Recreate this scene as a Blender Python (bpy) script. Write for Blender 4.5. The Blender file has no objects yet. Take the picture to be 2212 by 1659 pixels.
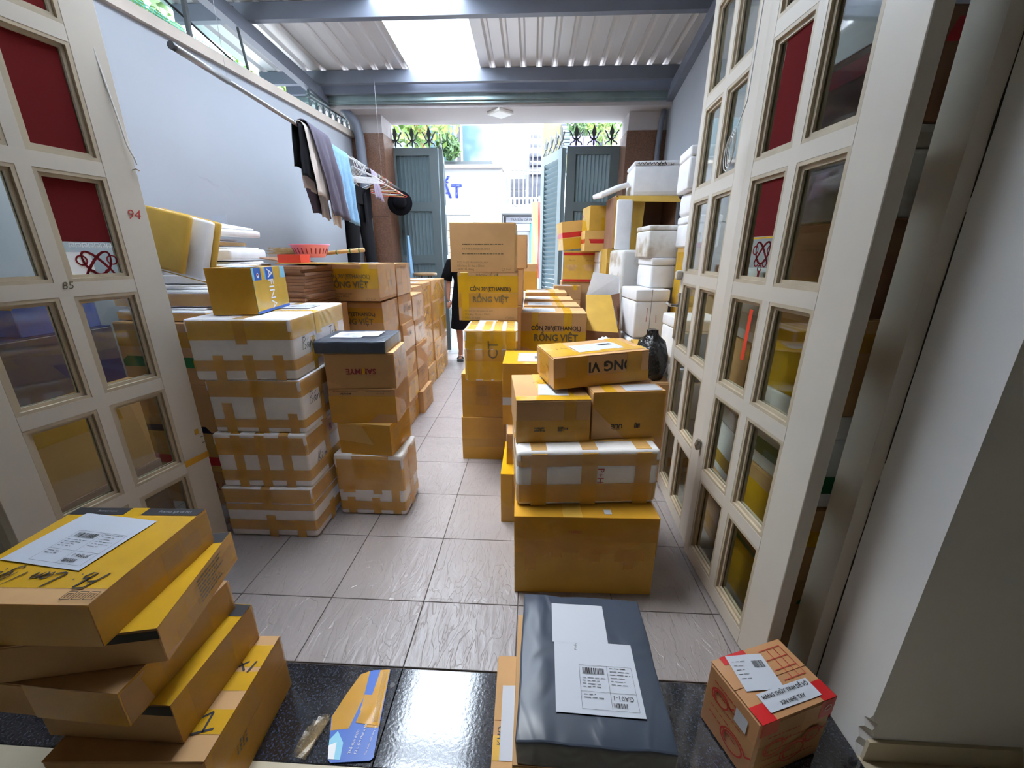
import bpy, bmesh, math, random
from mathutils import Vector, Matrix
random.seed(7)
SC = bpy.context.scene
COL = SC.collection
R = math.radians

# ---------------------------------------------------------------- camera, world, exposure
cam_d = bpy.data.cameras.new('camera')
cam_d.sensor_width = 36.0
cam_d.lens = 872.75 / 2212.0 * 36.0
cam_d.clip_start = 0.02
cam_d.clip_end = 200
cam = bpy.data.objects.new('camera', cam_d)
COL.objects.link(cam)
CR, CU, CF = Vector((0.99875, 0.04983, 0.00333)), Vector((-0.0185, 0.30724, 0.95145)), Vector((-0.04639, 0.95033, -0.30778))
cm = Matrix.Identity(4)
for i in range(3):
    cm[i][0], cm[i][1], cm[i][2] = CR[i], CU[i], -CF[i]
cm.translation = Vector((0, 0, 1.4096))
cam.matrix_world = cm
SC.camera = cam

world = bpy.data.worlds.new('overcast_sky')
SC.world = world
world.use_nodes = True
bg = world.node_tree.nodes['Background']
bg.inputs['Color'].default_value = (0.82, 0.92, 1.06, 1)
bg.inputs['Strength'].default_value = 4.2
# hazy sun above the yard: soft, high
sun_d = bpy.data.lights.new('hazy_sun', 'SUN')
sun_d.energy = 2.6
sun_d.angle = R(36)
sun_d.color = (1.0, 0.97, 0.92)
sun = bpy.data.objects.new('hazy_sun', sun_d)
COL.objects.link(sun)
sun.rotation_euler = Vector((0.30, -0.12, -1.0)).to_track_quat('-Z', 'Y').to_euler()

SC.view_settings.view_transform = 'Standard'
SC.view_settings.look = 'None'
SC.view_settings.gamma = 1.0
SC.view_settings.use_curve_mapping = False
SC.view_settings.exposure = 2.15

# ---------------------------------------------------------------- materials
def srgb(r, g, b):
    f = lambda c: (c / 255 / 12.92) if c / 255 <= 0.04045 else ((c / 255 + 0.055) / 1.055) ** 2.4
    return (f(r), f(g), f(b), 1.0)

def mat(name, col, rough=0.6, metal=0.0, spec=0.5, var=0.0, vscale=8.0, stretch=(1, 1, 1), bump=0.0, bscale=40.0,
        bstretch=(1, 1, 1), alpha=1.0, col2=None, coat=0.0, rnd=0.0, detail=4.0, ramp=(0.35, 0.65), bdist=0.004, ridged=False):
    m = bpy.data.materials.new(name)
    m.use_nodes = True
    nt = m.node_tree
    p = nt.nodes['Principled BSDF']
    p.inputs['Base Color'].default_value = col
    p.inputs['Roughness'].default_value = rough
    p.inputs['Metallic'].default_value = metal
    p.inputs['Specular IOR Level'].default_value = spec
    p.inputs['Alpha'].default_value = alpha
    p.inputs['Coat Weight'].default_value = coat
    p.inputs['Coat Roughness'].default_value = 0.12
    tc = nt.nodes.new('ShaderNodeTexCoord')
    src = tc.outputs['Object']
    if rnd > 0 or True:
        oi = nt.nodes.new('ShaderNodeObjectInfo')
        ad = nt.nodes.new('ShaderNodeVectorMath'); ad.operation = 'MULTIPLY_ADD'
        cmb = nt.nodes.new('ShaderNodeCombineXYZ')
        for k in range(3):
            nt.links.new(oi.outputs['Random'], cmb.inputs[k])
        ad.inputs[1].default_value = (37.0, 19.0, 53.0)
        nt.links.new(cmb.outputs[0], ad.inputs[0])
        nt.links.new(src, ad.inputs[2])
        src = ad.outputs[0]
    last = None
    if var > 0 or col2:
        mp = nt.nodes.new('ShaderNodeMapping'); mp.inputs['Scale'].default_value = stretch
        nt.links.new(src, mp.inputs['Vector'])
        nz = nt.nodes.new('ShaderNodeTexNoise'); nz.inputs['Scale'].default_value = vscale; nz.inputs['Detail'].default_value = detail
        nt.links.new(mp.outputs[0], nz.inputs['Vector'])
        rp = nt.nodes.new('ShaderNodeValToRGB')
        rp.color_ramp.elements[0].position, rp.color_ramp.elements[1].position = ramp
        c2 = col2 or tuple(max(0.0, c * (1 - var)) for c in col[:3]) + (1,)
        rp.color_ramp.elements[0].color = c2
        rp.color_ramp.elements[1].color = col
        nt.links.new(nz.outputs['Fac'], rp.inputs['Fac'])
        last = rp.outputs['Color']
    if rnd > 0:
        hs = nt.nodes.new('ShaderNodeHueSaturation')
        mr = nt.nodes.new('ShaderNodeMapRange')
        mr.inputs['To Min'].default_value, mr.inputs['To Max'].default_value = 1 - rnd, 1 + rnd * 0.6
        nt.links.new(oi.outputs['Random'], mr.inputs['Value'])
        nt.links.new(mr.outputs[0], hs.inputs['Value'])
        if last: nt.links.new(last, hs.inputs['Color'])
        else: hs.inputs['Color'].default_value = col
        last = hs.outputs['Color']
    if last:
        nt.links.new(last, p.inputs['Base Color'])
    if bump > 0:
        mp = nt.nodes.new('ShaderNodeMapping'); mp.inputs['Scale'].default_value = bstretch
        nt.links.new(src, mp.inputs['Vector'])
        nz = nt.nodes.new('ShaderNodeTexNoise'); nz.inputs['Scale'].default_value = bscale; nz.inputs['Detail'].default_value = 3
        if ridged: nz.noise_type = 'RIDGED_MULTIFRACTAL'; nz.inputs['Distortion'].default_value = 1.5; nz.inputs['Detail'].default_value = 1
        nt.links.new(mp.outputs[0], nz.inputs['Vector'])
        b = nt.nodes.new('ShaderNodeBump'); b.inputs['Strength'].default_value = bump; b.inputs['Distance'].default_value = bdist
        nt.links.new(nz.outputs['Fac'], b.inputs['Height'])
        nt.links.new(b.outputs[0], p.inputs['Normal'])
    return m

M = {}
M['card'] = mat('kraft_cardboard', srgb(204, 160, 108), 0.75, var=0.14, vscale=5, bump=0.05, bscale=60, rnd=0.12)
M['card2'] = mat('tan_cardboard', srgb(216, 174, 98), 0.7, var=0.12, vscale=5, bump=0.12, bscale=60, rnd=0.1)
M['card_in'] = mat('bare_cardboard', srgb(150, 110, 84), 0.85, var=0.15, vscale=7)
M['card_red'] = mat('printed_cardboard', srgb(190, 140, 96), 0.5, var=0.15, vscale=5, coat=0.3, bump=0.3, bscale=14)
M['yellow'] = mat('yellow_foam_lid', srgb(208, 166, 66), 0.55, var=0.12, vscale=9, bump=0.2, bscale=30)
M['tape'] = mat('amber_tape', srgb(236, 178, 56), 0.22, spec=0.6, var=0.14, vscale=6, stretch=(1, 1, 1), alpha=0.62, bump=0.8, bscale=6, bstretch=(1, 1, 2), bdist=0.005, ridged=True)
M['tape_y'] = mat('yellow_tape', srgb(240, 188, 36), 0.2, spec=0.6, var=0.14, vscale=6, alpha=0.72, bump=0.8, bscale=6, bdist=0.005, ridged=True)
M['tape_c'] = mat('clear_tape', srgb(220, 190, 130), 0.12, spec=0.8, alpha=0.14, bump=0.9, bscale=9, bdist=0.006, ridged=True)
M['tape_r'] = mat('red_tape', srgb(205, 40, 42), 0.3, var=0.2)
M['tape_g'] = mat('green_tape', srgb(18, 120, 66), 0.3, var=0.2)
M['tape_b'] = mat('blue_tape', srgb(40, 46, 84), 0.35)
M['blue'] = mat('blue_print', srgb(24, 92, 190), 0.35)
M['navy'] = mat('navy_printed_card', srgb(34, 44, 92), 0.45)
M['sky_print'] = mat('pale_blue_print', srgb(130, 200, 226), 0.35)
M['foam'] = mat('white_foam', srgb(243, 243, 245), 0.75, var=0.06, vscale=14, bump=0.25, bscale=160, bdist=0.002)
M['foam_d'] = mat('dirty_white_foam', srgb(226, 224, 220), 0.8, col2=srgb(176, 158, 132), vscale=7, ramp=(0.3, 0.5), bump=0.3, bscale=120, bdist=0.003)
M['grey_bag'] = mat('grey_courier_plastic', srgb(62, 71, 86), 0.36, spec=0.5, bump=0.9, bscale=6, bstretch=(1.6, 1, 1), bdist=0.010, ridged=True)
M['black_bag'] = mat('black_bin_bag', srgb(26, 26, 28), 0.25, spec=0.7, bump=0.9, bscale=24, bdist=0.02)
M['paper'] = mat('white_paper', srgb(188, 193, 203), 0.65, bump=0.12, bscale=18)
M['paper_g'] = mat('greyed_print', srgb(150, 152, 160), 0.6)
M['ink'] = mat('black_ink', srgb(34, 32, 34), 0.6)
M['ink_soft'] = mat('faded_ink', srgb(104, 92, 62), 0.6)
M['ink_red'] = mat('red_ink', srgb(176, 48, 40), 0.6)
M['ink_maroon'] = mat('maroon_ink', srgb(140, 40, 58), 0.6)
M['ink_white'] = mat('white_ink', srgb(236, 238, 240), 0.5)
M['ink_teal'] = mat('teal_ink', srgb(60, 190, 190), 0.5)
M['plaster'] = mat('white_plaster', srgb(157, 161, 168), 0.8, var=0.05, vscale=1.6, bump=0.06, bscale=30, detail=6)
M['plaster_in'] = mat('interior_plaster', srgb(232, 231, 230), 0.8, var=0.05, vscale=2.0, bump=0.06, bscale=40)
M['room_dim'] = mat('dim_room_paint', srgb(196, 190, 180), 0.8)
M['cap'] = mat('wall_cap_render', srgb(190, 178, 166), 0.8, var=0.12, vscale=5)
M['door'] = mat('cream_door_paint', srgb(206, 198, 186), 0.42, spec=0.4, var=0.06, vscale=4, bump=0.03, bscale=30)
M['mould'] = mat('grey_beige_moulding', srgb(190, 176, 152), 0.45, var=0.16, vscale=14, stretch=(1, 1, 0.3))
M['steel'] = mat('blue_grey_steel', srgb(116, 122, 136), 0.45, spec=0.5, var=0.1, vscale=4)
M['sheet'] = mat('galvanised_sheet', srgb(216, 214, 214), 0.34, metal=0.2, var=0.08, vscale=3, stretch=(1, 0.2, 1))
M['tin'] = mat('gutter_tin', srgb(150, 168, 168), 0.3, metal=0.5, var=0.2, vscale=5)
M['gate'] = mat('grey_green_gate_paint', srgb(98, 112, 116), 0.42, var=0.08, vscale=6)
M['gate_slat'] = mat('gate_slat_paint', srgb(104, 122, 128), 0.38, var=0.08, vscale=6)
M['iron'] = mat('dark_iron', srgb(62, 68, 70), 0.5)
M['chrome'] = mat('worn_chrome', srgb(190, 186, 180), 0.25, metal=0.9)
M['alu'] = mat('aluminium_pipe', srgb(150, 150, 152), 0.35, metal=0.6)
M['black_pl'] = mat('black_plastic', srgb(22, 22, 26), 0.4)
M['white_wire'] = mat('white_coated_wire', srgb(226, 226, 226), 0.4)
M['grout'] = mat('dark_grout', srgb(92, 84, 80), 0.9)
M['concrete'] = mat('street_concrete', srgb(128, 128, 128), 0.8, var=0.1, vscale=3)
M['beige_fl'] = mat('beige_floor_tile', srgb(206, 194, 168), 0.35, var=0.06, vscale=4)
M['granite_b'] = mat('brown_granite', srgb(128, 92, 72), 0.35, var=0.35, vscale=70, ramp=(0.4, 0.6), detail=8)
M['pink'] = mat('pink_plastic', srgb(236, 152, 192), 0.4)
M['orange'] = mat('orange_red_plastic', srgb(222, 66, 44), 0.4)
M['bamboo'] = mat('bamboo', srgb(206, 164, 104), 0.5, var=0.2, vscale=20)
M['straw'] = mat('broom_straw', srgb(150, 118, 72), 0.8, var=0.3, vscale=30)
M['c_purple'] = mat('plum_grey_cloth', srgb(84, 78, 94), 0.9, var=0.1, vscale=8, bump=0.2, bscale=300)
M['c_blue'] = mat('light_blue_towel', srgb(122, 162, 196), 0.95, var=0.12, vscale=40, bump=0.5, bscale=260)
M['c_black'] = mat('black_cloth', srgb(20, 20, 24), 1.0, spec=0.1, var=0.15, vscale=8)
M['c_white'] = mat('off_white_cloth', srgb(206, 196, 190), 0.9, var=0.08, vscale=8)
M['c_lilac'] = mat('lilac_cloth', srgb(152, 140, 160), 0.9, var=0.1, vscale=10)
M['skin'] = mat('skin', srgb(176, 124, 100), 0.55)
M['hair'] = mat('black_hair', srgb(22, 18, 18), 0.45)
M['leaf'] = mat('green_leaves', srgb(58, 96, 34), 0.6, col2=srgb(112, 132, 52), vscale=3, ramp=(0.4, 0.6))
M['leaf_d'] = mat('dark_green_leaves', srgb(44, 74, 38), 0.6, col2=srgb(76, 104, 52), vscale=3, ramp=(0.4, 0.6))
M['net'] = mat('green_shade_net', srgb(30, 120, 104), 0.6)
M['slab'] = mat('white_slab_paint', srgb(186, 180, 180), 0.8)
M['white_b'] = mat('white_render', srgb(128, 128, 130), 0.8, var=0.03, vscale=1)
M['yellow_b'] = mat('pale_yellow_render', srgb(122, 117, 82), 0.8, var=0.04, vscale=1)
M['win_d'] = mat('dark_window', srgb(30, 34, 48), 0.2)
M['win_l'] = mat('pale_window_glass', srgb(70, 92, 98), 0.15)
M['shutter'] = mat('pale_shutter', srgb(140, 140, 134), 0.6)
M['sign_blue'] = mat('royal_blue_sign', srgb(8, 34, 150), 0.4)
M['red_decal'] = mat('red_paper_decal', srgb(186, 26, 44), 0.55, var=0.2, vscale=4)
M['purple_cl'] = mat('violet_cloth', srgb(92, 84, 150), 0.8)
M['lamp_w'] = mat('lamp_diffuser', srgb(244, 244, 240), 0.4)
M['stool'] = mat('wooden_stool_top', srgb(150, 122, 88), 0.6, var=0.2, vscale=12)

def special_mats():
    # thin window glass: clear, with a mirror sheen
    m = bpy.data.materials.new('window_glass'); m.use_nodes = True; nt = m.node_tree
    for n in list(nt.nodes): nt.nodes.remove(n)
    out = nt.nodes.new('ShaderNodeOutputMaterial'); mx = nt.nodes.new('ShaderNodeMixShader')
    tr = nt.nodes.new('ShaderNodeBsdfTransparent'); tr.inputs[0].default_value = (0.90, 0.93, 0.90, 1)
    gl = nt.nodes.new('ShaderNodeBsdfGlossy'); gl.inputs['Roughness'].default_value = 0.04
    fr = nt.nodes.new('ShaderNodeFresnel'); fr.inputs[0].default_value = 1.7
    gm = nt.nodes.new('ShaderNodeNewGeometry'); sb = nt.nodes.new('ShaderNodeMath'); sb.operation = 'SUBTRACT'; sb.inputs[0].default_value = 1.0
    ml = nt.nodes.new('ShaderNodeMath'); ml.operation = 'MULTIPLY'
    nt.links.new(gm.outputs['Backfacing'], sb.inputs[1]); nt.links.new(sb.outputs[0], ml.inputs[0]); nt.links.new(fr.outputs[0], ml.inputs[1])
    nt.links.new(ml.outputs[0], mx.inputs[0]); nt.links.new(tr.outputs[0], mx.inputs[1]); nt.links.new(gl.outputs[0], mx.inputs[2])
    nt.links.new(mx.outputs[0], out.inputs[0]); M['glass'] = m
    # translucent skylight sheet
    m = bpy.data.materials.new('translucent_roof_sheet'); m.use_nodes = True; nt = m.node_tree
    for n in list(nt.nodes): nt.nodes.remove(n)
    out = nt.nodes.new('ShaderNodeOutputMaterial'); mx = nt.nodes.new('ShaderNodeMixShader'); mx.inputs[0].default_value = 0.15
    tr = nt.nodes.new('ShaderNodeBsdfTransparent'); tr.inputs[0].default_value = (0.94, 0.96, 0.97, 1)
    tl = nt.nodes.new('ShaderNodeBsdfTranslucent'); tl.inputs[0].default_value = (0.9, 0.92, 0.94, 1)
    nt.links.new(tr.outputs[0], mx.inputs[1]); nt.links.new(tl.outputs[0], mx.inputs[2]); nt.links.new(mx.outputs[0], out.inputs[0]); M['sky_sheet'] = m
    # riven stone floor tile
    m = mat('riven_stone_tile', srgb(154, 147, 147), 0.3, spec=0.5, var=0.09, vscale=5, rnd=0.05)
    nt = m.node_tree; p = nt.nodes['Principled BSDF']
    tc = nt.nodes.new('ShaderNodeTexCoord'); oi = nt.nodes.new('ShaderNodeObjectInfo')
    cmb = nt.nodes.new('ShaderNodeCombineXYZ')
    for k in range(3): nt.links.new(oi.outputs['Random'], cmb.inputs[k])
    ad = nt.nodes.new('ShaderNodeVectorMath'); ad.operation = 'MULTIPLY_ADD'; ad.inputs[1].default_value = (31, 47, 11)
    nt.links.new(cmb.outputs[0], ad.inputs[0]); nt.links.new(tc.outputs['Object'], ad.inputs[2])
    mp = nt.nodes.new('ShaderNodeMapping'); mp.inputs['Scale'].default_value = (9, 2.6, 1)
    nt.links.new(ad.outputs[0], mp.inputs['Vector'])
    nz = nt.nodes.new('ShaderNodeTexNoise'); nz.inputs['Scale'].default_value = 2.2; nz.inputs['Detail'].default_value = 5; nz.inputs['Distortion'].default_value = 1.2
    nt.links.new(mp.outputs[0], nz.inputs['Vector'])
    vo = nt.nodes.new('ShaderNodeTexNoise'); vo.inputs['Scale'].default_value = 1.4; vo.inputs['Detail'].default_value = 2; vo.inputs['Distortion'].default_value = 2.5
    nt.links.new(mp.outputs[0], vo.inputs['Vector'])
    rp = nt.nodes.new('ShaderNodeValToRGB'); rp.color_ramp.elements[0].position = 0.49; rp.color_ramp.elements[1].position = 0.52
    nt.links.new(vo.outputs['Fac'], rp.inputs['Fac'])
    sm = nt.nodes.new('ShaderNodeMath'); sm.operation = 'MULTIPLY_ADD'; sm.inputs[1].default_value = 0.35
    nt.links.new(rp.outputs['Color'], sm.inputs[0]); nt.links.new(nz.outputs['Fac'], sm.inputs[2])
    b = nt.nodes.new('ShaderNodeBump'); b.inputs['Strength'].default_value = 0.45; b.inputs['Distance'].default_value = 0.010
    nt.links.new(sm.outputs[0], b.inputs['Height']); nt.links.new(b.outputs[0], p.inputs['Normal'])
    M['tile'] = m
    # speckled black granite
    m = mat('speckled_black_granite', srgb(36, 38, 46), 0.1, spec=1.0, bump=0.10, bscale=90, bdist=0.002)
    nt = m.node_tree; p = nt.nodes['Principled BSDF']; tc = nt.nodes.new('ShaderNodeTexCoord')
    nz = nt.nodes.new('ShaderNodeTexNoise'); nz.inputs['Scale'].default_value = 210; nz.inputs['Detail'].default_value = 2
    nt.links.new(tc.outputs['Object'], nz.inputs['Vector'])
    rp = nt.nodes.new('ShaderNodeValToRGB'); e = rp.color_ramp.elements
    e[0].position, e[1].position = 0.5, 0.74; e[0].color = srgb(28, 30, 38); e[1].color = srgb(72, 77, 90)
    nt.links.new(nz.outputs['Fac'], rp.inputs['Fac']); nt.links.new(rp.outputs['Color'], p.inputs['Base Color'])
    M['granite'] = m
    # paper stickers on the panes glow a little when lit from behind
    m = bpy.data.materials.new('red_paper_decal'); m.use_nodes = True; nt = m.node_tree
    for n in list(nt.nodes): nt.nodes.remove(n)
    out = nt.nodes.new('ShaderNodeOutputMaterial'); mx = nt.nodes.new('ShaderNodeMixShader'); mx.inputs[0].default_value = 0.55
    df = nt.nodes.new('ShaderNodeBsdfDiffuse'); df.inputs[0].default_value = srgb(142, 58, 60)
    tl = nt.nodes.new('ShaderNodeBsdfTranslucent'); tl.inputs[0].default_value = srgb(160, 44, 58)
    nt.links.new(df.outputs[0], mx.inputs[1]); nt.links.new(tl.outputs[0], mx.inputs[2]); nt.links.new(mx.outputs[0], out.inputs[0]); M['red_decal'] = m
special_mats()

# ---------------------------------------------------------------- helpers
class MB:
    """collects geometry for one mesh object"""
    def __init__(s): s.v, s.f = [], []
    def add(s, vs, fs):
        n = len(s.v); s.v += [tuple(a) for a in vs]; s.f += [tuple(i + n for i in f) for f in fs]; return s
    def quad(s, a, b, c, d): return s.add([a, b, c, d], [(0, 1, 2, 3)])
    def box(s, x0, x1, y0, y1, z0, z1):
        return s.add([(x0, y0, z0), (x1, y0, z0), (x1, y1, z0), (x0, y1, z0), (x0, y0, z1), (x1, y0, z1), (x1, y1, z1), (x0, y1, z1)],
                     [(3, 2, 1, 0), (4, 5, 6, 7), (0, 1, 5, 4), (1, 2, 6, 5), (2, 3, 7, 6), (3, 0, 4, 7)])
    def bar(s, a, b, w, h, upv=(0, 0, 1)):
        a, b = Vector(a), Vector(b); t = (b - a).normalized(); u = Vector(upv)
        if abs(t.dot(u)) > 0.98: u = Vector((1, 0, 0))
        x = t.cross(u).normalized() * w / 2; y = x.cross(t).normalized() * h / 2
        vs = [p + i * x + j * y for p in (a, b) for i, j in ((-1, -1), (1, -1), (1, 1), (-1, 1))]
        return s.add(vs, [(0, 1, 2, 3), (7, 6, 5, 4), (0, 4, 5, 1), (1, 5, 6, 2), (2, 6, 7, 3), (3, 7, 4, 0)])
    def tube(s, pts, r, n=6, cap=True):
        pts = [Vector(p) for p in pts]; rings = []; rr = r if isinstance(r, (list, tuple)) else [r] * len(pts)
        prev = None
        for i, p in enumerate(pts):
            t = (pts[min(i + 1, len(pts) - 1)] - pts[max(i - 1, 0)]).normalized()
            u = prev if prev else (Vector((0, 0, 1)) if abs(t.z) < 0.9 else Vector((1, 0, 0)))
            x = (u - t * u.dot(t)); x = x.normalized() if x.length > 1e-6 else t.orthogonal().normalized(); prev = x
            y = t.cross(x)
            rings.append([p + (x * math.cos(2 * math.pi * k / n) + y * math.sin(2 * math.pi * k / n)) * rr[i] for k in range(n)])
        vs = [v for rg in rings for v in rg]; fs = []
        for i in range(len(pts) - 1):
            for k in range(n):
                a, b = i * n + k, i * n + (k + 1) % n
                fs.append((a, b, b + n, a + n))
        if cap: fs += [tuple(range(n))[::-1], tuple(range((len(pts) - 1) * n, len(pts) * n))]
        return s.add(vs, fs)
    def grid(s, nu, nv, fn):
        vs = [fn(i / nu, j / nv) for j in range(nv + 1) for i in range(nu + 1)]
        fs = [(j * (nu + 1) + i, j * (nu + 1) + i + 1, (j + 1) * (nu + 1) + i + 1, (j + 1) * (nu + 1) + i) for j in range(nv) for i in range(nu)]
        return s.add(vs, fs)
    def lathe(s, prof, n=20, sx=1.0, sy=1.0, c=(0, 0)):
        vs = [(c[0] + r * sx * math.cos(2 * math.pi * k / n), c[1] + r * sy * math.sin(2 * math.pi * k / n), z) for r, z in prof for k in range(n)]
        fs = [(i * n + k, i * n + (k + 1) % n, (i + 1) * n + (k + 1) % n, (i + 1) * n + k) for i in range(len(prof) - 1) for k in range(n)]
        return s.add(vs, fs)
    def prism(s, poly, z0, z1):
        n = len(poly); vs = [(x, y, z0) for x, y in poly] + [(x, y, z1) for x, y in poly]
        fs = [tuple(range(n))[::-1], tuple(range(n, 2 * n))] + [(i, (i + 1) % n, n + (i + 1) % n, n + i) for i in range(n)]
        return s.add(vs, fs)
    def mesh(s, name, m=None, smooth=False):
        me = bpy.data.meshes.new(name); me.from_pydata(s.v, [], s.f); me.update()
        if m is not None: me.materials.append(M[m])
        if smooth:
            for p in me.polygons: p.use_smooth = True
        return me
    def obj(s, name, m, parent=None, smooth=False):
        return link(name, s.mesh(name, m, smooth), parent)

def link(name, me, parent=None):
    o = bpy.data.objects.new(name, me); COL.objects.link(o)
    if parent is not None: o.parent = parent
    return o

def tag(o, label=None, cat=None, group=None, kind=None):
    if label: o['label'] = label
    if cat: o['category'] = cat
    if group: o['group'] = group
    if kind: o['kind'] = kind
    return o

def thing(name, label, cat, loc=(0, 0, 0), rz=0.0, group=None, kind=None):
    o = bpy.data.objects.new(name, None); COL.objects.link(o)
    o.empty_display_size = 0.05
    o.location = loc; o.rotation_euler = (0, 0, rz)
    return tag(o, label, cat, group, kind)

def bevel_box(x0, x1, y0, y1, z0, z1, r=0.004, seg=1, jit=0.0):
    bm = bmesh.new()
    bmesh.ops.create_cube(bm, size=1.0)
    for v in bm.verts:
        v.co = Vector((x0 + (v.co.x + .5) * (x1 - x0), y0 + (v.co.y + .5) * (y1 - y0), z0 + (v.co.z + .5) * (z1 - z0)))
        if jit: v.co += Vector((random.uniform(-jit, jit), random.uniform(-jit, jit), 0))
    if r > 0:
        bmesh.ops.bevel(bm, geom=list(bm.edges), offset=r, segments=seg, affect='EDGES', profile=0.5)
    return bm

def bm_obj(name, bm, m, parent=None, smooth=False):
    me = bpy.data.meshes.new(name); bm.to_mesh(me); bm.free(); me.materials.append(M[m])
    if smooth:
        for p in me.polygons: p.use_smooth = True
    return link(name, me, parent)

FONT_CACHE = {}
def text_mesh(s, size, m, shear=0.0, align='CENTER', bold=0.0, space=1.0):
    key = (s, size, m, shear, align, bold, space)
    if key in FONT_CACHE: return FONT_CACHE[key]
    c = bpy.data.curves.new('lettering', 'FONT'); c.body = s; c.size = size; c.shear = shear; c.align_x = align; c.align_y = 'CENTER'
    c.offset = bold; c.space_character = space; c.resolution_u = 2; c.fill_mode = 'FRONT'
    o = bpy.data.objects.new('lettering', c); COL.objects.link(o)
    dg = bpy.context.evaluated_depsgraph_get(); dg.update()
    me = bpy.data.meshes.new_from_object(o.evaluated_get(dg))
    bpy.data.objects.remove(o); bpy.data.curves.remove(c)
    me.materials.clear(); me.materials.append(M[m]); me.name = 'lettering'
    FONT_CACHE[key] = me
    return me

def ribbon(mb, pts, w, z=0.0):
    """flat stroke in the local xy plane"""
    n = len(pts); vs = []
    for i, p in enumerate(pts):
        a, b = pts[max(i - 1, 0)], pts[min(i + 1, n - 1)]
        tx, ty = b[0] - a[0], b[1] - a[1]; L = math.hypot(tx, ty) or 1.0
        nx, ny = -ty / L * w / 2, tx / L * w / 2
        vs += [(p[0] + nx, p[1] + ny, z), (p[0] - nx, p[1] - ny, z)]
    mb.add(vs, [(2 * i, 2 * i + 1, 2 * i + 3, 2 * i + 2) for i in range(n - 1)])

def barcode(mb, x0, y0, w, h, n=26, z=0.0):
    x = x0
    while x < x0 + w:
        b = random.choice((0.5, 0.5, 1, 1.5)) * w / n
        mb.quad((x, y0, z), (min(x + b, x0 + w), y0, z), (min(x + b, x0 + w), y0 + h, z), (x, y0 + h, z))
        x += b + random.choice((0.5, 0.6, 1)) * w / n

def lines(mb, x0, y0, w, n, dy, t=0.0016, z=0.0):
    for k in range(n):
        ww = w * random.uniform(0.55, 1.0)
        x = x0
        while x < x0 + ww:
            L = random.uniform(0.006, 0.022)
            mb.quad((x, y0 - k * dy, z), (min(x + L, x0 + ww), y0 - k * dy, z), (min(x + L, x0 + ww), y0 - k * dy + t, z), (x, y0 - k * dy + t, z)); x += L + 0.004

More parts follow.
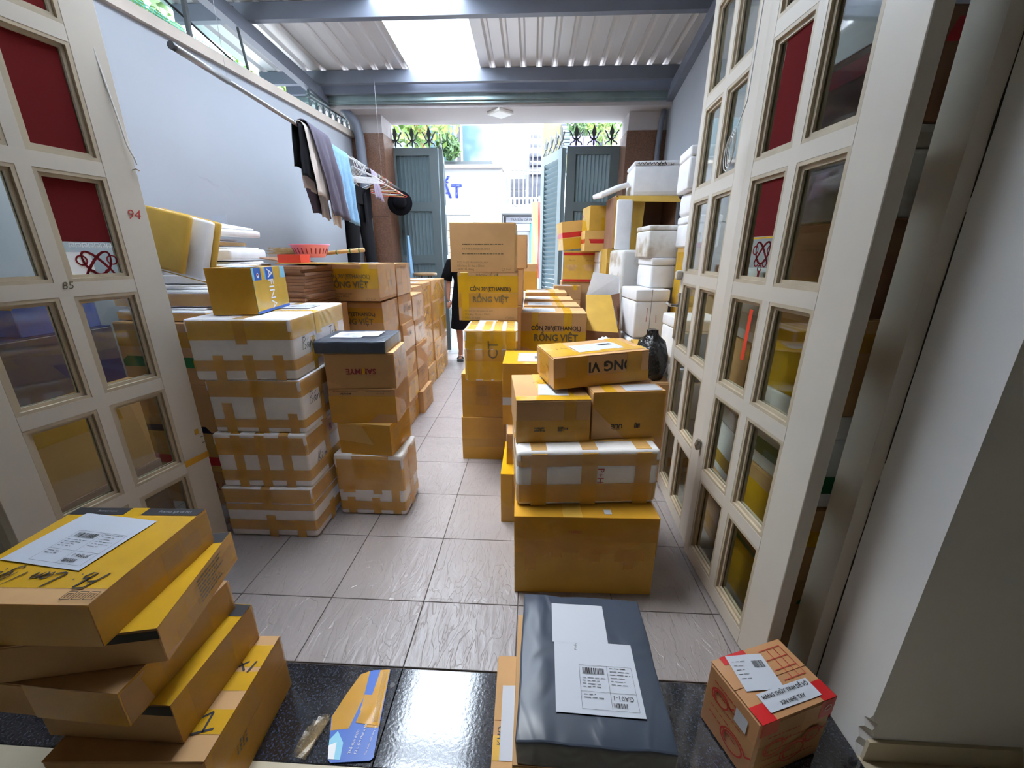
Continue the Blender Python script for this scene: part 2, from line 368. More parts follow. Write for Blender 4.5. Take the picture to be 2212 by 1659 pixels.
# ---------------------------------------------------------------- parcels
class Box:
    """a parcel: an empty at the base with body, flaps or lid, tape, labels and print as parts. P = front-left corner"""
    def __init__(s, name, label, P, z, w, d, h, ang=0.0, kind='card', cat='box', group=None, cr=None, body=None, lid=0.24, flaps=True, jit=0.003, center=None):
        a = R(ang)
        if center is None:
            cx = P[0] + math.cos(a) * w / 2 - math.sin(a) * d / 2
            cy = P[1] + math.sin(a) * w / 2 + math.cos(a) * d / 2
        else: cx, cy = center
        s.w, s.d, s.h, s.n = w, d, h, 0
        s.root = thing(name, label, cat, (cx, cy, z), a, group)
        s.kind = kind
        if kind == 'foam':
            s.cr = 0.014 if cr is None else cr; mm = body or 'foam'
            hl = h * lid
            if lid > 0:
                bm_obj('foam_body', bevel_box(-w/2 + .002, w/2 - .002, -d/2 + .002, d/2 - .002, 0, h - hl - .0015, s.cr, 3), mm, s.root, True)
                bm_obj('foam_lid', bevel_box(-w/2, w/2, -d/2, d/2, h - hl, h, s.cr * 0.8, 3), mm, s.root, True)
            else:
                bm_obj('foam_body', bevel_box(-w/2, w/2, -d/2, d/2, 0, h, s.cr, 3), mm, s.root, True)
        elif kind == 'bag':
            s.cr = 0.012
            bm_obj('wrapped_body', wrap_bm(w, d, h), body or 'grey_bag', s.root, True)
        else:
            s.cr = 0.003 if cr is None else cr; mm = body or 'card'
            t = 0.0035
            bm_obj('carton_body', bevel_box(-w/2, w/2, -d/2, d/2, 0, h - t, s.cr, 1, jit * .5), mm, s.root)
            if flaps:
                along_x = w >= d
                for sg in (-1, 1):
                    if along_x: e = (-w/2 + .001, w/2 - .001) + ((-d/2 + .001, -.0012) if sg < 0 else (.0012, d/2 - .001))
                    else: e = ((-w/2 + .001, -.0012) if sg < 0 else (.0012, w/2 - .001)) + (-d/2 + .001, d/2 - .001)
                    MB().box(*e, h - t + .0003, h - .0003).obj('flap', mm, s.root)
            else:
                MB().box(-w/2 + .001, w/2 - .001, -d/2 + .001, d/2 - .001, h - t + .0003, h - .0003).obj('top_panel', mm, s.root)
    def off(s):
        s.n += 1
        return (0.0028 if s.kind == 'bag' else 0.0005) + 0.0002 * s.n
    def basis(s, face):
        w, d, h = s.w, s.d, s.h
        return {'F': (Vector((-w/2, -d/2, 0)), Vector((1, 0, 0)), Vector((0, 0, 1)), Vector((0, -1, 0))),
                'R': (Vector((w/2, -d/2, 0)), Vector((0, 1, 0)), Vector((0, 0, 1)), Vector((1, 0, 0))),
                'L': (Vector((-w/2, d/2, 0)), Vector((0, -1, 0)), Vector((0, 0, 1)), Vector((-1, 0, 0))),
                'B': (Vector((w/2, d/2, 0)), Vector((-1, 0, 0)), Vector((0, 0, 1)), Vector((0, 1, 0))),
                'T': (Vector((-w/2, -d/2, h)), Vector((1, 0, 0)), Vector((0, 1, 0)), Vector((0, 0, 1)))}[face]
    def frame(s, face, u, v, rot, off):
        o, x, y, n = s.basis(face)
        m = Matrix.Identity(4)
        c, sn = math.cos(R(rot)), math.sin(R(rot))
        xx, yy = x * c + y * sn, y * c - x * sn
        p = o + x * u + y * v + n * off
        for i in range(3): m[i][0], m[i][1], m[i][2], m[i][3] = xx[i], yy[i], n[i], p[i]
        return m
    def part(s, name, me, face, u, v, rot=0, off=None, parent=None):
        o = link(name, me, s.root)
        o.matrix_local = s.frame(face, u, v, rot, s.off() if off is None else off)
        return o
    # --- tape
    def patch(s, face, u0, v0, u1, v1, m='tape', name='tape_strip', jag=0.0):
        k = s.off(); mb = MB(); o, x, y, n = s.basis(face)
        if jag:
            N = 8; pts = []
            for i in range(N + 1):
                u = u0 + (u1 - u0) * i / N
                pts.append((u, v0 + random.uniform(0, jag)))
            vs = [o + x * u + y * v + n * k for u, v in pts] + [o + x * u + y * v1 + n * k for u, _ in pts]
            mb.add(vs, [(i, i + 1, N + 2 + i, N + 1 + i) for i in range(N)])
        else:
            mb.quad(*[o + x * u + y * v + n * k for u, v in ((u0, v0), (u1, v0), (u1, v1), (u0, v1))])
        return mb.obj(name, m, s.root)
    def hband(s, z0, z1, m='tape'):
        k = s.off(); r = s.cr + k; X, Y = s.w/2 + k, s.d/2 + k; pts = []
        for cx, cy, a0 in ((X - r, -Y + r, -90), (X - r, Y - r, 0), (-X + r, Y - r, 90), (-X + r, -Y + r, 180)):
            for q in range(4):
                a = R(a0 + 30 * q); pts.append((cx + r * math.cos(a), cy + r * math.sin(a)))
        n = len(pts); mb = MB()
        dz = random.uniform(-.002, .002)
        mb.add([(x, y, z0 + dz) for x, y in pts] + [(x, y, z1 - dz) for x, y in pts], [(i, (i + 1) % n, n + (i + 1) % n, n + i) for i in range(n)])
        return mb.obj('tape_band', m, s.root)
    def strap(s, axis, a0, a1, zf=0.0, zb=0.0, m='tape', top=True):
        """strip over the top; axis 'x': between x=a0..a1 running front-top-back; 'y': left-top-right. a measured from left / front"""
        k = s.off(); W, D = s.w, s.d; H = s.h + k
        half = (D if axis == 'x' else W) / 2 + k; c = s.cr * .7
        prof = [(-half, zf), (-half, H - c), (-half + c, H), (half - c, H), (half, H - c), (half, zb)]
        b = (W if axis == 'x' else D) / 2
        mb = MB(); n = len(prof); j = random.uniform(-.003, .003)
        P = (lambda a, t, z: (a - b, t, z)) if axis == 'x' else (lambda a, t, z: (t, a - b, z))
        mb.add([P(a0 + j, t, z) for t, z in prof] + [P(a1 + j, t, z) for t, z in prof],
               [((i, n + i, n + i + 1, i + 1) if axis == 'x' else (i, i + 1, n + i + 1, n + i)) for i in range(n - 1)])
        return mb.obj('tape_strip', m, s.root)
    # --- paper and print
    def text(s, face, t, u, v, size, rot=0, m='ink', shear=0.0, bold=0.0, name='lettering', space=1.0, fit=None):
        me = text_mesh(t, size, m, shear, 'CENTER', bold, space)
        k = s.off(); o = s.part(name, me, face, u, v, rot, k)
        if fit:
            xs = [q.co.x for q in me.vertices]; q = fit / (max(xs) - min(xs)); o.matrix_local = s.frame(face, u, v, rot, k) @ Matrix.Diagonal((q, q * 1.12, 1, 1))
        return o
    def label(s, face, u, v, w, h, rot=0, code=None, style='ship', off=None):
        """paper label with its lower-left... centre at (u, v)"""
        k = s.off() if off is None else off
        mb = MB()
        mb.grid(6, 6, lambda a, b: ((a - .5) * w, (b - .5) * h, 0.0006 * (1 + math.sin(7 * a + 3 * b))))
        lab = mb.obj('shipping_label' if style != 'plain' else 'paper_sheet', 'paper', s.root, True)
        lab.matrix_local = s.frame(face, u, v, rot, k)
        tag(lab, 'white paper label')
        if style == 'ship':
            pm = MB(); z = 0.0022
            barcode(pm, -w*.16, h*.02, w*.26, h*.085, 24, z)
            barcode(pm, w*.16, -h*.40, w*.16, h*.055, 18, z)
            for a, b, c, d in ((-.2, .14, .44, .14), (-.2, -.44, .44, -.44), (-.2, -.22, .44, -.22), (.14, .14, .14, -.44), (-.2, .14, -.2, -.44), (.44, .14, .44, -.44)):
                ribbon(pm, [(a * w, b * h), (c * w, d * h)], 0.0007, z)
            lines(pm, w*.17, h*.11, w*.25, 6, h*.045, 0.0013, z)
            lines(pm, -w*.17, -h*.04, w*.28, 4, h*.04, 0.0015, z)
            lines(pm, -w*.17, -h*.26, w*.24, 2, h*.04, 0.0015, z)
            pm.obj('printed_lettering', 'ink', lab)
            if code:
                t = link('lettering', text_mesh(code, h * .085, 'ink'), lab); t.rotation_euler = (0, 0, math.pi)
                t.location = (w * .28, -h * .28, 0.0024)
        elif style == 'small':
            pm = MB(); z = 0.0022
            barcode(pm, w*.1, h*.1, w*.3, h*.2, 24, z); lines(pm, -w*.42, h*.3, w*.4, 5, h*.12, 0.0012, z)
            pm.obj('printed_lettering', 'ink', lab)
        return lab
    def lines(s, face, u, v, w, n, dy, t=0.003, m='ink_soft', rot=0):
        mb = MB(); lines(mb, -w / 2, n * dy / 2, w, n, dy, t)
        return s.part('printed_lines', mb.mesh('printed_lines', m), face, u, v, rot)
    def scrawl(s, face, pts_list, u, v, rot=0, w=0.0042, m='ink'):
        mb = MB()
        for p in pts_list: ribbon(mb, p, w)
        return s.part('handwritten_lettering', mb.mesh('handwritten_lettering', m), face, u, v, rot)

def wrap_bm(w, d, h):
    """soft plastic wrapped slab with puckered edges"""
    bm = bevel_box(-w/2, w/2, -d/2, d/2, 0, h, 0.006, 2)
    bmesh.ops.subdivide_edges(bm, edges=list(bm.edges), cuts=5, use_grid_fill=True)
    for v in bm.verts:
        x, y, z = v.co
        ex = max(abs(x) / (w/2), abs(y) / (d/2))
        k = 0.0016 * math.sin(38 * x + 17 * y) * math.sin(9 * x - 46 * y + 30 * z) * (0.25 + ex)
        v.co += Vector((k if abs(x) > w*.46 else 0, k if abs(y) > d*.46 else 0, (k if z > h*.9 else 0)))
    return bm

# felt-pen strokes
GL = {'F': [[(0, 0), (.1, 1)], [(.1, 1), (.6, 1.05)], [(.05, .55), (.45, .6)]], 'b': [[(.05, 1), (0, 0), (.3, .0), (.4, .25), (.3, .42), (.03, .35)]], ':': [[(.1, .1), (.12, .16)], [(.1, .42), (.12, .5)]], ' ': [],
      'L': [[(.15, 1), (0, .05), (.2, 0), (.55, .08)]], 'a': [[(.4, .4), (.2, .45), (.02, .2), (.15, 0), (.36, .2), (.42, .42), (.4, .05), (.5, 0)]], 'n': [[(0, .42), (.03, 0), (.1, .3), (.25, .42), (.33, .3), (.36, 0)]],
      'N': [[(0, 0), (.1, 1), (.5, 0), (.62, 1)]], 'g': [[(.4, .4), (.2, .45), (.02, .2), (.15, 0), (.36, .2), (.42, .42), (.38, -.3), (.15, -.42), (0, -.25)]], 'o': [[(.2, .42), (.02, .25), (.12, 0), (.32, .08), (.36, .3), (.2, .42)]],
      'c': [[(.38, .36), (.2, .43), (.02, .2), (.15, 0), (.4, .1)]], 'B': [[(.05, 1), (0, 0), (.4, .05), (.5, .3), (.1, .52), (.45, .75), (.3, 1), (0, .95)]], 'á': [[(.4, .4), (.2, .45), (.02, .2), (.15, 0), (.36, .2), (.42, .42), (.4, .05), (.5, 0)], [(.2, .62), (.36, .85)]],
      'h': [[(.08, 1), (0, 0), (.1, .3), (.25, .42), (.33, .3), (.36, 0)]], 'T': [[(-.05, .98), (.6, 1.02)], [(.3, 1), (.25, 0)]], 'r': [[(0, .42), (.02, 0)], [(.02, .25), (.15, .42), (.3, .4)]], 'à': [[(.4, .4), (.2, .45), (.02, .2), (.15, 0), (.36, .2), (.42, .42), (.4, .05), (.5, 0)], [(.1, .85), (.28, .62)]],
      'K': [[(.05, 1), (0, 0)], [(.5, 1), (.05, .5), (.5, 0)]], 'i': [[(.05, .42), (.05, 0), (.15, .02)], [(.06, .6), (.08, .66)]], 'm': [[(0, .42), (.02, 0), (.08, .3), (.18, .42), (.24, 0), (.3, .3), (.4, .42), (.46, 0)]], 'ọ': [[(.2, .42), (.02, .25), (.12, 0), (.32, .08), (.36, .3), (.2, .42)], [(.18, -.2), (.2, -.14)]]}
def strokes(s, size, shear=.2):
    out, x = [], 0.0; tot = 0
    for ch in s:
        for st in GL.get(ch, []): out.append([(x + px + shear * py + random.uniform(-.02, .02), py + random.uniform(-.02, .02)) for px, py in st])
        x += .62 if ch != ' ' else .4
    return [[((px - x / 2) * size, (py - .4) * size) for px, py in st] for st in out]
# ---------------------------------------------------------------- the setting
TX, TY, T = -0.837, 1.330, 0.40      # floor tile grid
def wl_x(y): return -2.51 + 0.069 * (y - 1.0)     # left yard wall face
def wr_x(y): return 1.115 + 0.091 * (y - 1.06)    # right yard wall face
GY = 5.80                                        # gate line

def structure(name, mb, m, smooth=False): return tag(mb.obj(name, m, None, smooth), kind='structure')

# yard floor: grout bed and one object per tile
floor = structure('floor', MB().box(-2.62, 1.68, 1.041, 5.76, -0.10, -0.006), 'grout')
def tile_mesh(w, d):
    me = bpy.data.meshes.new('floor_tile'); bm = bevel_box(-w/2, w/2, -d/2, d/2, -0.006, 0, 0.0015, 1)
    bm.to_mesh(me); bm.free(); me.materials.append(M['tile']); return me
tcache = {}
for i in range(-5, 7):
    x0, x1 = TX + i * T, TX + (i + 1) * T
    for j in range(-1, 12):
        y0, y1 = max(TY + j * T, 1.043), min(TY + (j + 1) * T, 5.75)
        xa, xb = max(x0, wl_x(y1) - .02), min(x1, wr_x(y0) + .02)
        if xb - xa < 0.06 or y1 - y0 < 0.05: continue
        key = (round(xb - xa, 3), round(y1 - y0, 3))
        if key not in tcache: tcache[key] = tile_mesh(key[0] - .003, key[1] - .003)
        o = link('floor_tile', tcache[key], floor); o.location = ((xa + xb) / 2, (y0 + y1) / 2, 0)

# granite doorstep
step = structure('trim_1', MB().box(-1.78, 0.985, 0.745, 1.041, -0.09, -0.021), 'grout')
for xa, xb in ((-1.78, -0.4385), (-0.4365, 0.62), (0.622, 0.985)):
    bm_obj('granite_slab', bevel_box(xa, xb, 0.747, 1.0395, -0.02, -0.002, 0.0015, 1), 'granite', step)
MB().lathe([(0.0, -.0015), (0.0085, -.0015)], 14, c=(-.455, .98)).obj('drain_hole', 'black_pl', step)

# room in which the photographer stands
structure('floor_room', MB().box(-3.0, 2.8, -2.6, 0.745, -0.10, -0.002).box(.985, 2.8, .745, .9, -.1, -.002).box(-3.0, -1.78, .745, .9, -.1, -.002), 'beige_fl')
structure('ceiling_room', MB().box(-3.0, 2.8, -2.6, 0.85, 3.25, 3.35), 'room_dim')
structure('wall_back', MB().box(-3.0, 2.8, -2.7, -2.6, -0.1, 3.35), 'room_dim')
structure('wall_room_left', MB().box(-3.1, -3.0, -2.7, 0.85, -0.1, 3.35), 'room_dim')
structure('wall_room_right', MB().box(2.8, 2.9, -2.7, 0.85, -0.1, 3.35), 'room_dim')
# house wall around the doorway (chipped plaster corner low on the right)
wf = MB().box(-3.0, -1.78, 0.848, 1.049, -0.1, 3.55)
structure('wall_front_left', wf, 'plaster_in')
wfr = MB()
prof = [(-.1, 0.0), (0.0, 0.0)]
chip = [(0.0, .006), (.03, .02), (.06, .016), (.085, .026), (.11, .012), (.135, .022), (.15, .006), (.17, .001), (.2, 0.0)]
zs = [-.1] + [c[0] for c in chip] + [3.55]; dp = [0.004] + [c[1] for c in chip] + [0.0]
for k in range(len(zs) - 1):
    z0, z1, d0, d1 = zs[k], zs[k + 1], dp[k], dp[k + 1]
    pa = lambda z, q: [(0.985, 1.049, z), (0.985, 0.848 + q, z), (0.985 + q, 0.848, z), (2.8, 0.848, z), (2.8, 1.049, z)]
    A, B = pa(z0, d0), pa(z1, d1)
    wfr.add(A + B, [(0, 1, 6, 5), (1, 2, 7, 6), (2, 3, 8, 7), (3, 4, 9, 8), (4, 0, 5, 9)])
structure('wall_front_right', wfr, 'plaster_in')
structure('wall_front_top', MB().box(-1.78, 0.985, 0.848, 1.049, 2.75, 3.55), 'plaster_in')
structure('baseboard_right', MB().box(0.992, 2.8, 0.838, 0.8475, -0.002, 0.075), 'beige_fl')
# timber door frame
fr = structure('trim_2', MB().box(0.942, 0.992, 1.0495, 1.143, -0.01, 2.75), 'door')
structure('trim_3', MB().box(-1.785, -1.735, 1.0495, 1.143, -0.01, 2.75), 'door')
structure('trim_4', MB().box(-1.735, 0.942, 1.0495, 1.143, 2.68, 2.75), 'door')
# the crack between frame and plaster
ck = MB(); pts = [(0.9845, 1.0465, z) for z in (0.03, .2, .5, .9, 1.4, 2.0)]
ck.tube([(0.986 + random.uniform(-.001, .001), 1.0485, .02 + .05 * k) for k in range(40)], [0.0022 * random.uniform(.4, 1.5) for k in range(40)], 5)
tag(ck.obj('plaster_crack', 'ink', fr))

# yard walls
def slab_wall(name, fx, t, y0, y1, z0, z1, m, side):
    a, b = fx(y0), fx(y1); s = side * t
    return structure(name, MB().add([(a, y0, z0), (b, y1, z0), (b + s, y1, z0), (a + s, y0, z0), (a, y0, z1), (b, y1, z1), (b + s, y1, z1), (a + s, y0, z1)],
        [(0, 1, 2, 3), (4, 5, 6, 7), (0, 1, 5, 4), (1, 2, 6, 5), (2, 3, 7, 6), (3, 0, 4, 7)]), m)
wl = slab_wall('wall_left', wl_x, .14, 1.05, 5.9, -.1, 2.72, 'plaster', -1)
cp = MB(); a, b = wl_x(1.05), wl_x(5.9)
cp.add([(a + .035, 1.05, 2.72), (b + .035, 5.9, 2.72), (b - .17, 5.9, 2.72), (a - .17, 1.05, 2.72), (a + .035, 1.05, 2.79), (b + .035, 5.9, 2.79), (b - .17, 5.9, 2.79), (a - .17, 1.05, 2.79)],
       [(0, 1, 2, 3), (4, 5, 6, 7), (0, 1, 5, 4), (1, 2, 6, 5), (2, 3, 7, 6), (3, 0, 4, 7)])
cp.obj('wall_cap', 'cap', wl)
sc = MB()                                  # scuffs on the left wall
for (y, z, L, dz) in ((3.05, 1.92, .12, -.02), (3.12, 1.90, .1, -.03), (2.95, 1.47, .02, .06), (2.97, 1.42, .015, .05), (2.6, 1.5, .06, .01), (3.3, 1.9, .05, -.04)):
    p = [(y + L * t / 5, z + dz * t / 5 + random.uniform(-.006, .006)) for t in range(6)]
    for (ya, za), (yb, zb) in zip(p, p[1:]):
        xa, xb = wl_x(ya) + .0015, wl_x(yb) + .0015
        sc.quad((xa, ya, za), (xb, yb, zb), (xb, yb, zb + .006), (xa, ya, za + .005))
sc.obj('scuff_marks', 'paper_g', wl)
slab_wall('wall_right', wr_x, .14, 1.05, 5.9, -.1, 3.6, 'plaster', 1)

# ---------------------------------------------------------------- carport roof
def rz(y): return 3.20 - 0.07 * (y - 3.9)          # underside of the purlins
ceil = thing('ceiling', None, None, (0, 0, 3.2), 0, None, 'structure')
def rchild(name, mb, m, smooth=False):
    for i, v in enumerate(mb.v): mb.v[i] = (v[0], v[1], v[2] - 3.2)
    return mb.obj(name, m, ceil, smooth)
def sheet(x0, x1, y0, y1, name, m):
    mb = MB(); per, hh = 0.16, 0.03; xs = []
    x = x0
    while x < x1 - 1e-6:
        for fx, fz in ((0, 0), (.10, 0), (.118, hh), (.142, hh)):
            if x + fx <= x1 + 1e-6: xs.append((x + fx, fz))
        x += per
    xs.append((x1, 0))
    n = len(xs); rows = [y0 + (y1 - y0) * k / 4 for k in range(5)]
    vs = [(x, y, rz(y) + .12 + z) for y in rows for x, z in xs]
    fs = [(r * n + i, r * n + i + 1, (r + 1) * n + i + 1, (r + 1) * n + i) for r in range(4) for i in range(n - 1)]
    mb.add(vs, fs); return rchild(name, mb, m)
sheet(-3.02, -2.14, 1.0, 5.25, 'roof_sheet', 'sheet')
sheet(-2.14, -1.33, 1.0, 5.25, 'roof_sheet', 'sheet')
tag(sheet(-1.33, -0.585, 1.5, 5.25, 'roof_sheet', 'sky_sheet'), 'clear plastic skylight sheet'); sheet(-1.33, -0.585, 1.0, 1.5, 'roof_sheet', 'sheet')
sheet(-0.585, 0.375, 1.0, 5.25, 'roof_sheet', 'sheet')
sheet(0.375, 1.62, 1.0, 5.25, 'roof_sheet', 'sheet')
def purlin(y, x0, x1, w, h, dz=0.0):
    return rchild('purlin', MB().box(x0, x1, y - w/2, y + w/2, rz(y) + dz, rz(y) + dz + h), 'steel')
for y in (1.35, 2.65, 3.93, 5.0): purlin(y, -2.95, 1.55, .06, .115)
def rafter(a, b, w=.075, h=.11):
    (xa, ya), (xb, yb) = a, b
    return rchild('rafter', MB().bar((xa, ya, rz(ya) - h/2), (xb, yb, rz(yb) - h/2), w, h), 'steel')
rafter((-2.42, 1.0), (-2.36, 5.72)); rafter((1.12, 1.08), (1.50, 5.72))
rchild('gutter', MB().box(-2.75, 1.5, 5.17, 5.20, 3.02, 3.13).box(-2.75, 1.5, 5.20, 5.34, 3.0, 3.02), 'tin')
rchild('fascia_beam', MB().box(-2.75, 1.5, 5.10, 5.15, 3.07, 3.15), 'steel')
# bent post at the left pillar
tag(MB().tube([(-2.205, 5.30, 2.985), (-2.17, 5.31, 2.93), (-2.10, 5.34, 2.84), (-2.08, 5.36, 2.7), (-2.075, 5.365, 2.3), (-2.075, 5.365, 0)], .055, 12).obj('drain_pipe', 'steel', None, True), 'thick grey drain pipe bent down the corner beside the left gate pillar', 'pipe')
tag(MB().tube([(1.45, 5.37, 2.95), (1.43, 5.38, 2.85), (1.42, 5.385, 2.6), (1.42, 5.385, 0)], .03, 10).obj('drain_pipe', 'steel', None, True), 'thin grey drain pipe in the corner beside the right gate pillar', 'pipe')

# concrete slab over the gate and pillars
structure('ceiling_gate', MB().box(-2.5, 1.72, 5.24, 5.86, 2.965, 3.13), 'slab')
def pillar(name, x0, x1, y0, y1):
    p = structure(name, MB().box(x0, x1, y0, y1, -.1, 2.965), 'slab')
    k = 0
    z = 0.0
    while z < 2.77:                                       # granite cladding slabs
        z1 = min(z + .462, 2.772)
        MB().box(x0 - .012, x1 + .012, y0 - .014, y0 - .001, z + .001, z1 - .001).obj('granite_slab', 'granite_b', p)
        MB().box(x0 - .013, x0 - .001, y0, y1, z + .001, z1 - .001).obj('granite_slab', 'granite_b', p)
        MB().box(x1 + .001, x1 + .013, y0, y1, z + .001, z1 - .001).obj('granite_slab', 'granite_b', p)
        z = z1
    return p
pillar('wall_gate_left', -2.22, -1.83, 5.44, 5.84)
pillar('wall_gate_right', 1.075, 1.50, 5.44, 5.84)
structure('floor_sill', MB().box(-2.4, 1.7, 5.75, 5.95, -.1, -.004), 'concrete')

# ceiling lamp under the slab
lp = thing('ceiling_lamp', 'square white flush ceiling lamp under the slab above the gate', 'lamp', (-0.41, 5.39, 2.935), R(45))
bm_obj('lamp_body', bevel_box(-.11, .11, -.11, .11, 0, .03, .004, 1), 'lamp_w', lp)
MB().box(-.095, .095, -.095, .095, -.003, 0).obj('diffuser', 'lamp_w', lp)

# ---------------------------------------------------------------- gate leaves
def spike(mb, x, z, y=0.0):
    poly = [(0, 0.0), (.012, .03), (.008, .09), (.03, .16), (0, .25), (-.03, .16), (-.008, .09), (-.012, .03)]
    mb.add([(x + a, y - .004, z + b) for a, b in poly] + [(x + a, y + .004, z + b) for a, b in poly],
           [tuple(range(8)), tuple(range(15, 7, -1))] + [(i, (i + 1) % 8, 8 + (i + 1) % 8, 8 + i) for i in range(8)])
    for s in (-1, 1):
        mb.tube([(x + s * .005, y, z + .10), (x + s * .03, y, z + .06), (x + s * .06, y, z + .05), (x + s * .075, y, z + .02)], .010, 6)
        mb.tube([(x + s * .008, y, z + .08), (x + s * .04, y, z + .10), (x + s * .06, y, z + .15), (x + s * .085, y, z + .18)], .010, 6)
def gate_leaf(name, label, P, ang, w, vertical, H=2.69, panels=((2.60, 2.05), (1.94, 1.38), (1.27, .72), (.60, .14))):
    g = thing(name, label, 'gate', (P[0], P[1], 0.0), R(ang), 'gate leaves')
    t = .03; st = .11
    MB().box(0, st, -t, t, .03, H).obj('stile', 'gate', g)
    MB().box(w - st, w, -t, t, .03, H).obj('stile', 'gate', g)
    ed = [H] + [z for p in panels for z in p] + [.03]
    for k in range(0, len(ed), 2): MB().box(st, w - st, -t + .001, t - .001, ed[k + 1], ed[k]).obj('rail', 'gate', g)
    for z1, z0 in panels:
        if vertical:
            n = 9; sw = (w - 2 * st) / n
            for k in range(n):
                xc = st + (k + .5) * sw
                MB().bar((xc, 0, z0), (xc, 0, z1), sw * 1.2, .010, (.5, .86, 0)).obj('slat', 'gate_slat', g)
        else:
            n = max(6, int((z1 - z0) / .062)); sh = (z1 - z0) / n
            for k in range(n):
                zc = z0 + (k + .5) * sh
                MB().add([(st, -.022, zc - sh*.62), (w - st, -.022, zc - sh*.62), (w - st, .022, zc + sh*.3), (st, .022, zc + sh*.3),
                          (st, -.016, zc - sh*.5), (w - st, -.016, zc - sh*.5), (w - st, .026, zc + sh*.42), (st, .026, zc + sh*.42)],
                         [(0, 1, 2, 3), (7, 6, 5, 4), (0, 4, 5, 1), (1, 5, 6, 2), (2, 6, 7, 3), (3, 7, 4, 0)]).obj('slat', 'gate_slat', g)
    ns = max(2, int(w / .165))
    for k in range(ns):
        mb = MB(); spike(mb, w * (k + .5) / ns, H); mb.obj('spike', 'iron', g)
    return g
gate_leaf('gate_leaf', 'grey-green gate leaf of vertical slats left of the opening, behind the hanging clothes', (-1.90, 5.80), 0, .655, True)
gate_leaf('gate_leaf', 'grey-green gate leaf seen edge-on, swung out to the street on the left', (-1.225, 5.845), 100, .655, True)
gate_leaf('gate_leaf', 'grey-green gate leaf of vertical slats right of the opening, behind the foam boxes', (0.405, 5.80), 0, .655, True)
gate_leaf('gate_leaf', 'grey-green gate leaf with horizontal louvres swung out to the street on the right', (0.372, 5.83), 111, .70, False, 2.69, ((2.58, .12),))

# ---------------------------------------------------------------- panelled glass doors
def door_leaf(name, P, ang, W, stiles, H=2.60, decal=None, face=-1):
    """leaf in the local xz plane from u=0 to W; face=-1: the room side is local -y"""
    g = thing(name, None, None, (P[0], P[1], 0.012), R(ang), None, 'structure')
    t = .022
    uL, uR = stiles; gap = .04; pw = (W - uL - uR - gap) / 2
    cols = [(uL, uL + pw), (uL + pw + gap, W - uR)]
    rows = [(.065 + .4105 * k, .065 + .4105 * k + .362) for k in range(6)]
    bm_obj('stile', bevel_box(0, uL, -t, t, 0, H, .002, 1), 'door', g)
    bm_obj('stile', bevel_box(W - uR, W, -t, t, 0, H, .002, 1), 'door', g)
    ed = [0] + [z for r in rows for z in r] + [H]
    for k in range(0, len(ed), 2): MB().box(uL, W - uR, -t, t, ed[k], ed[k + 1]).obj('rail', 'door', g)
    for (z0, z1) in rows: MB().box(cols[0][1], cols[1][0], -t, t, z0, z1).obj('mullion', 'door', g)
    mm, gm = {}, {}
    for ci, (a, b) in enumerate(cols):
        for (z0, z1) in rows:
            if ci not in mm:
                mb = MB()
                for sy in (-1, 1):           # stepped moulding on both faces
                    for (o, q, y0, y1) in ((0, .012, .003, t - .001), (.012, .024, .003, t - .011)):
                        w2, h2 = b - a, z1 - z0
                        for (xa, xb, za, zb) in ((o, q, o, h2 - o), (w2 - q, w2 - o, o, h2 - o), (q, w2 - q, o, q), (q, w2 - q, h2 - q, h2 - o)):
                            ya, yb = sorted((sy * y0, sy * y1)); mb.box(xa, xb, ya, yb, za, zb)
                mm[ci] = mb.mesh('moulding', 'mould')
                gm[ci] = MB().box(.002, b - a - .002, -.002, .002, .002, z1 - z0 - .002).mesh('glass_pane', 'glass')
            o = link('moulding', mm[ci], g); o.location = (a, 0, z0)
            o = link('glass_pane', gm[ci], g); o.location = (a, 0, z0)
    return g, cols, rows

def knot(mb, cx, cz, s, w):
    """interlaced ornamental knot with loops and a tassel stem"""
    N = 90
    pts = [(cx + s * math.sin(3 * 2 * math.pi * k / N) * .9, cz + s * .8 * math.sin(4 * 2 * math.pi * k / N + .6)) for k in range(N + 1)]
    ribbon(mb, pts, w)
    for (dx, dz, r) in ((-.95, .2, .32), (.95, .2, .32), (-.55, -.75, .26), (.55, -.75, .26), (0, -1.15, .24)):
        ribbon(mb, [(cx + s * dx + s * r * math.cos(2 * math.pi * k / 18), cz + s * dz + s * r * math.sin(2 * math.pi * k / 18)) for k in range(19)], w * .9)
    ribbon(mb, [(cx, cz - s * 1.4), (cx, cz - s * 2.0)], w * 2.2)
def flat_to_xz(mb, y):
    for i, v in enumerate(mb.v): mb.v[i] = (v[0], y, v[1])
    return mb
def greek(mb, x, z, s, w, vert=False):
    p = [(0, 0), (0, 1), (.85, 1), (.85, .3), (.4, .3), (.4, .65)]
    ribbon(mb, [((x + s * b, z + s * a) if vert else (x + s * a, z + s * b)) for a, b in p], w)

# left leaf: far edge at (-1.56, 1.68), turned out 10 degrees
dl, cols, rows = door_leaf('door_1', (-1.694, 1.024), 80, .675, (.105, .115))
def red_sheet(g, y, x0, x1, zlist):
    for z0, z1 in zlist: tag(MB().box(x0, x1, y - .0004, y + .0004, z0, z1).obj('red_sticker', 'red_decal', g), 'red paper sticker behind the glass')
a, b = cols[1]
red_sheet(dl, -.0032, a + .022, b - .028, [(rows[4][0] + .01, rows[4][1] - .01), (rows[5][0] + .01, rows[5][1] - .01)])
red_sheet(dl, -.0032, a + .022, b - .03, [(rows[3][0] + .135, rows[3][1] - .01)])
mb = MB()
for k in range(7): greek(mb, a + .045 + k * .019, rows[3][0] + .114, .016, .0035)
for k in range(9): greek(mb, a + .008, rows[3][0] + .135 + k * .02, .014, .003, True)
flat_to_xz(mb, -.0042).obj('key_pattern_sticker', 'ink_white', dl)
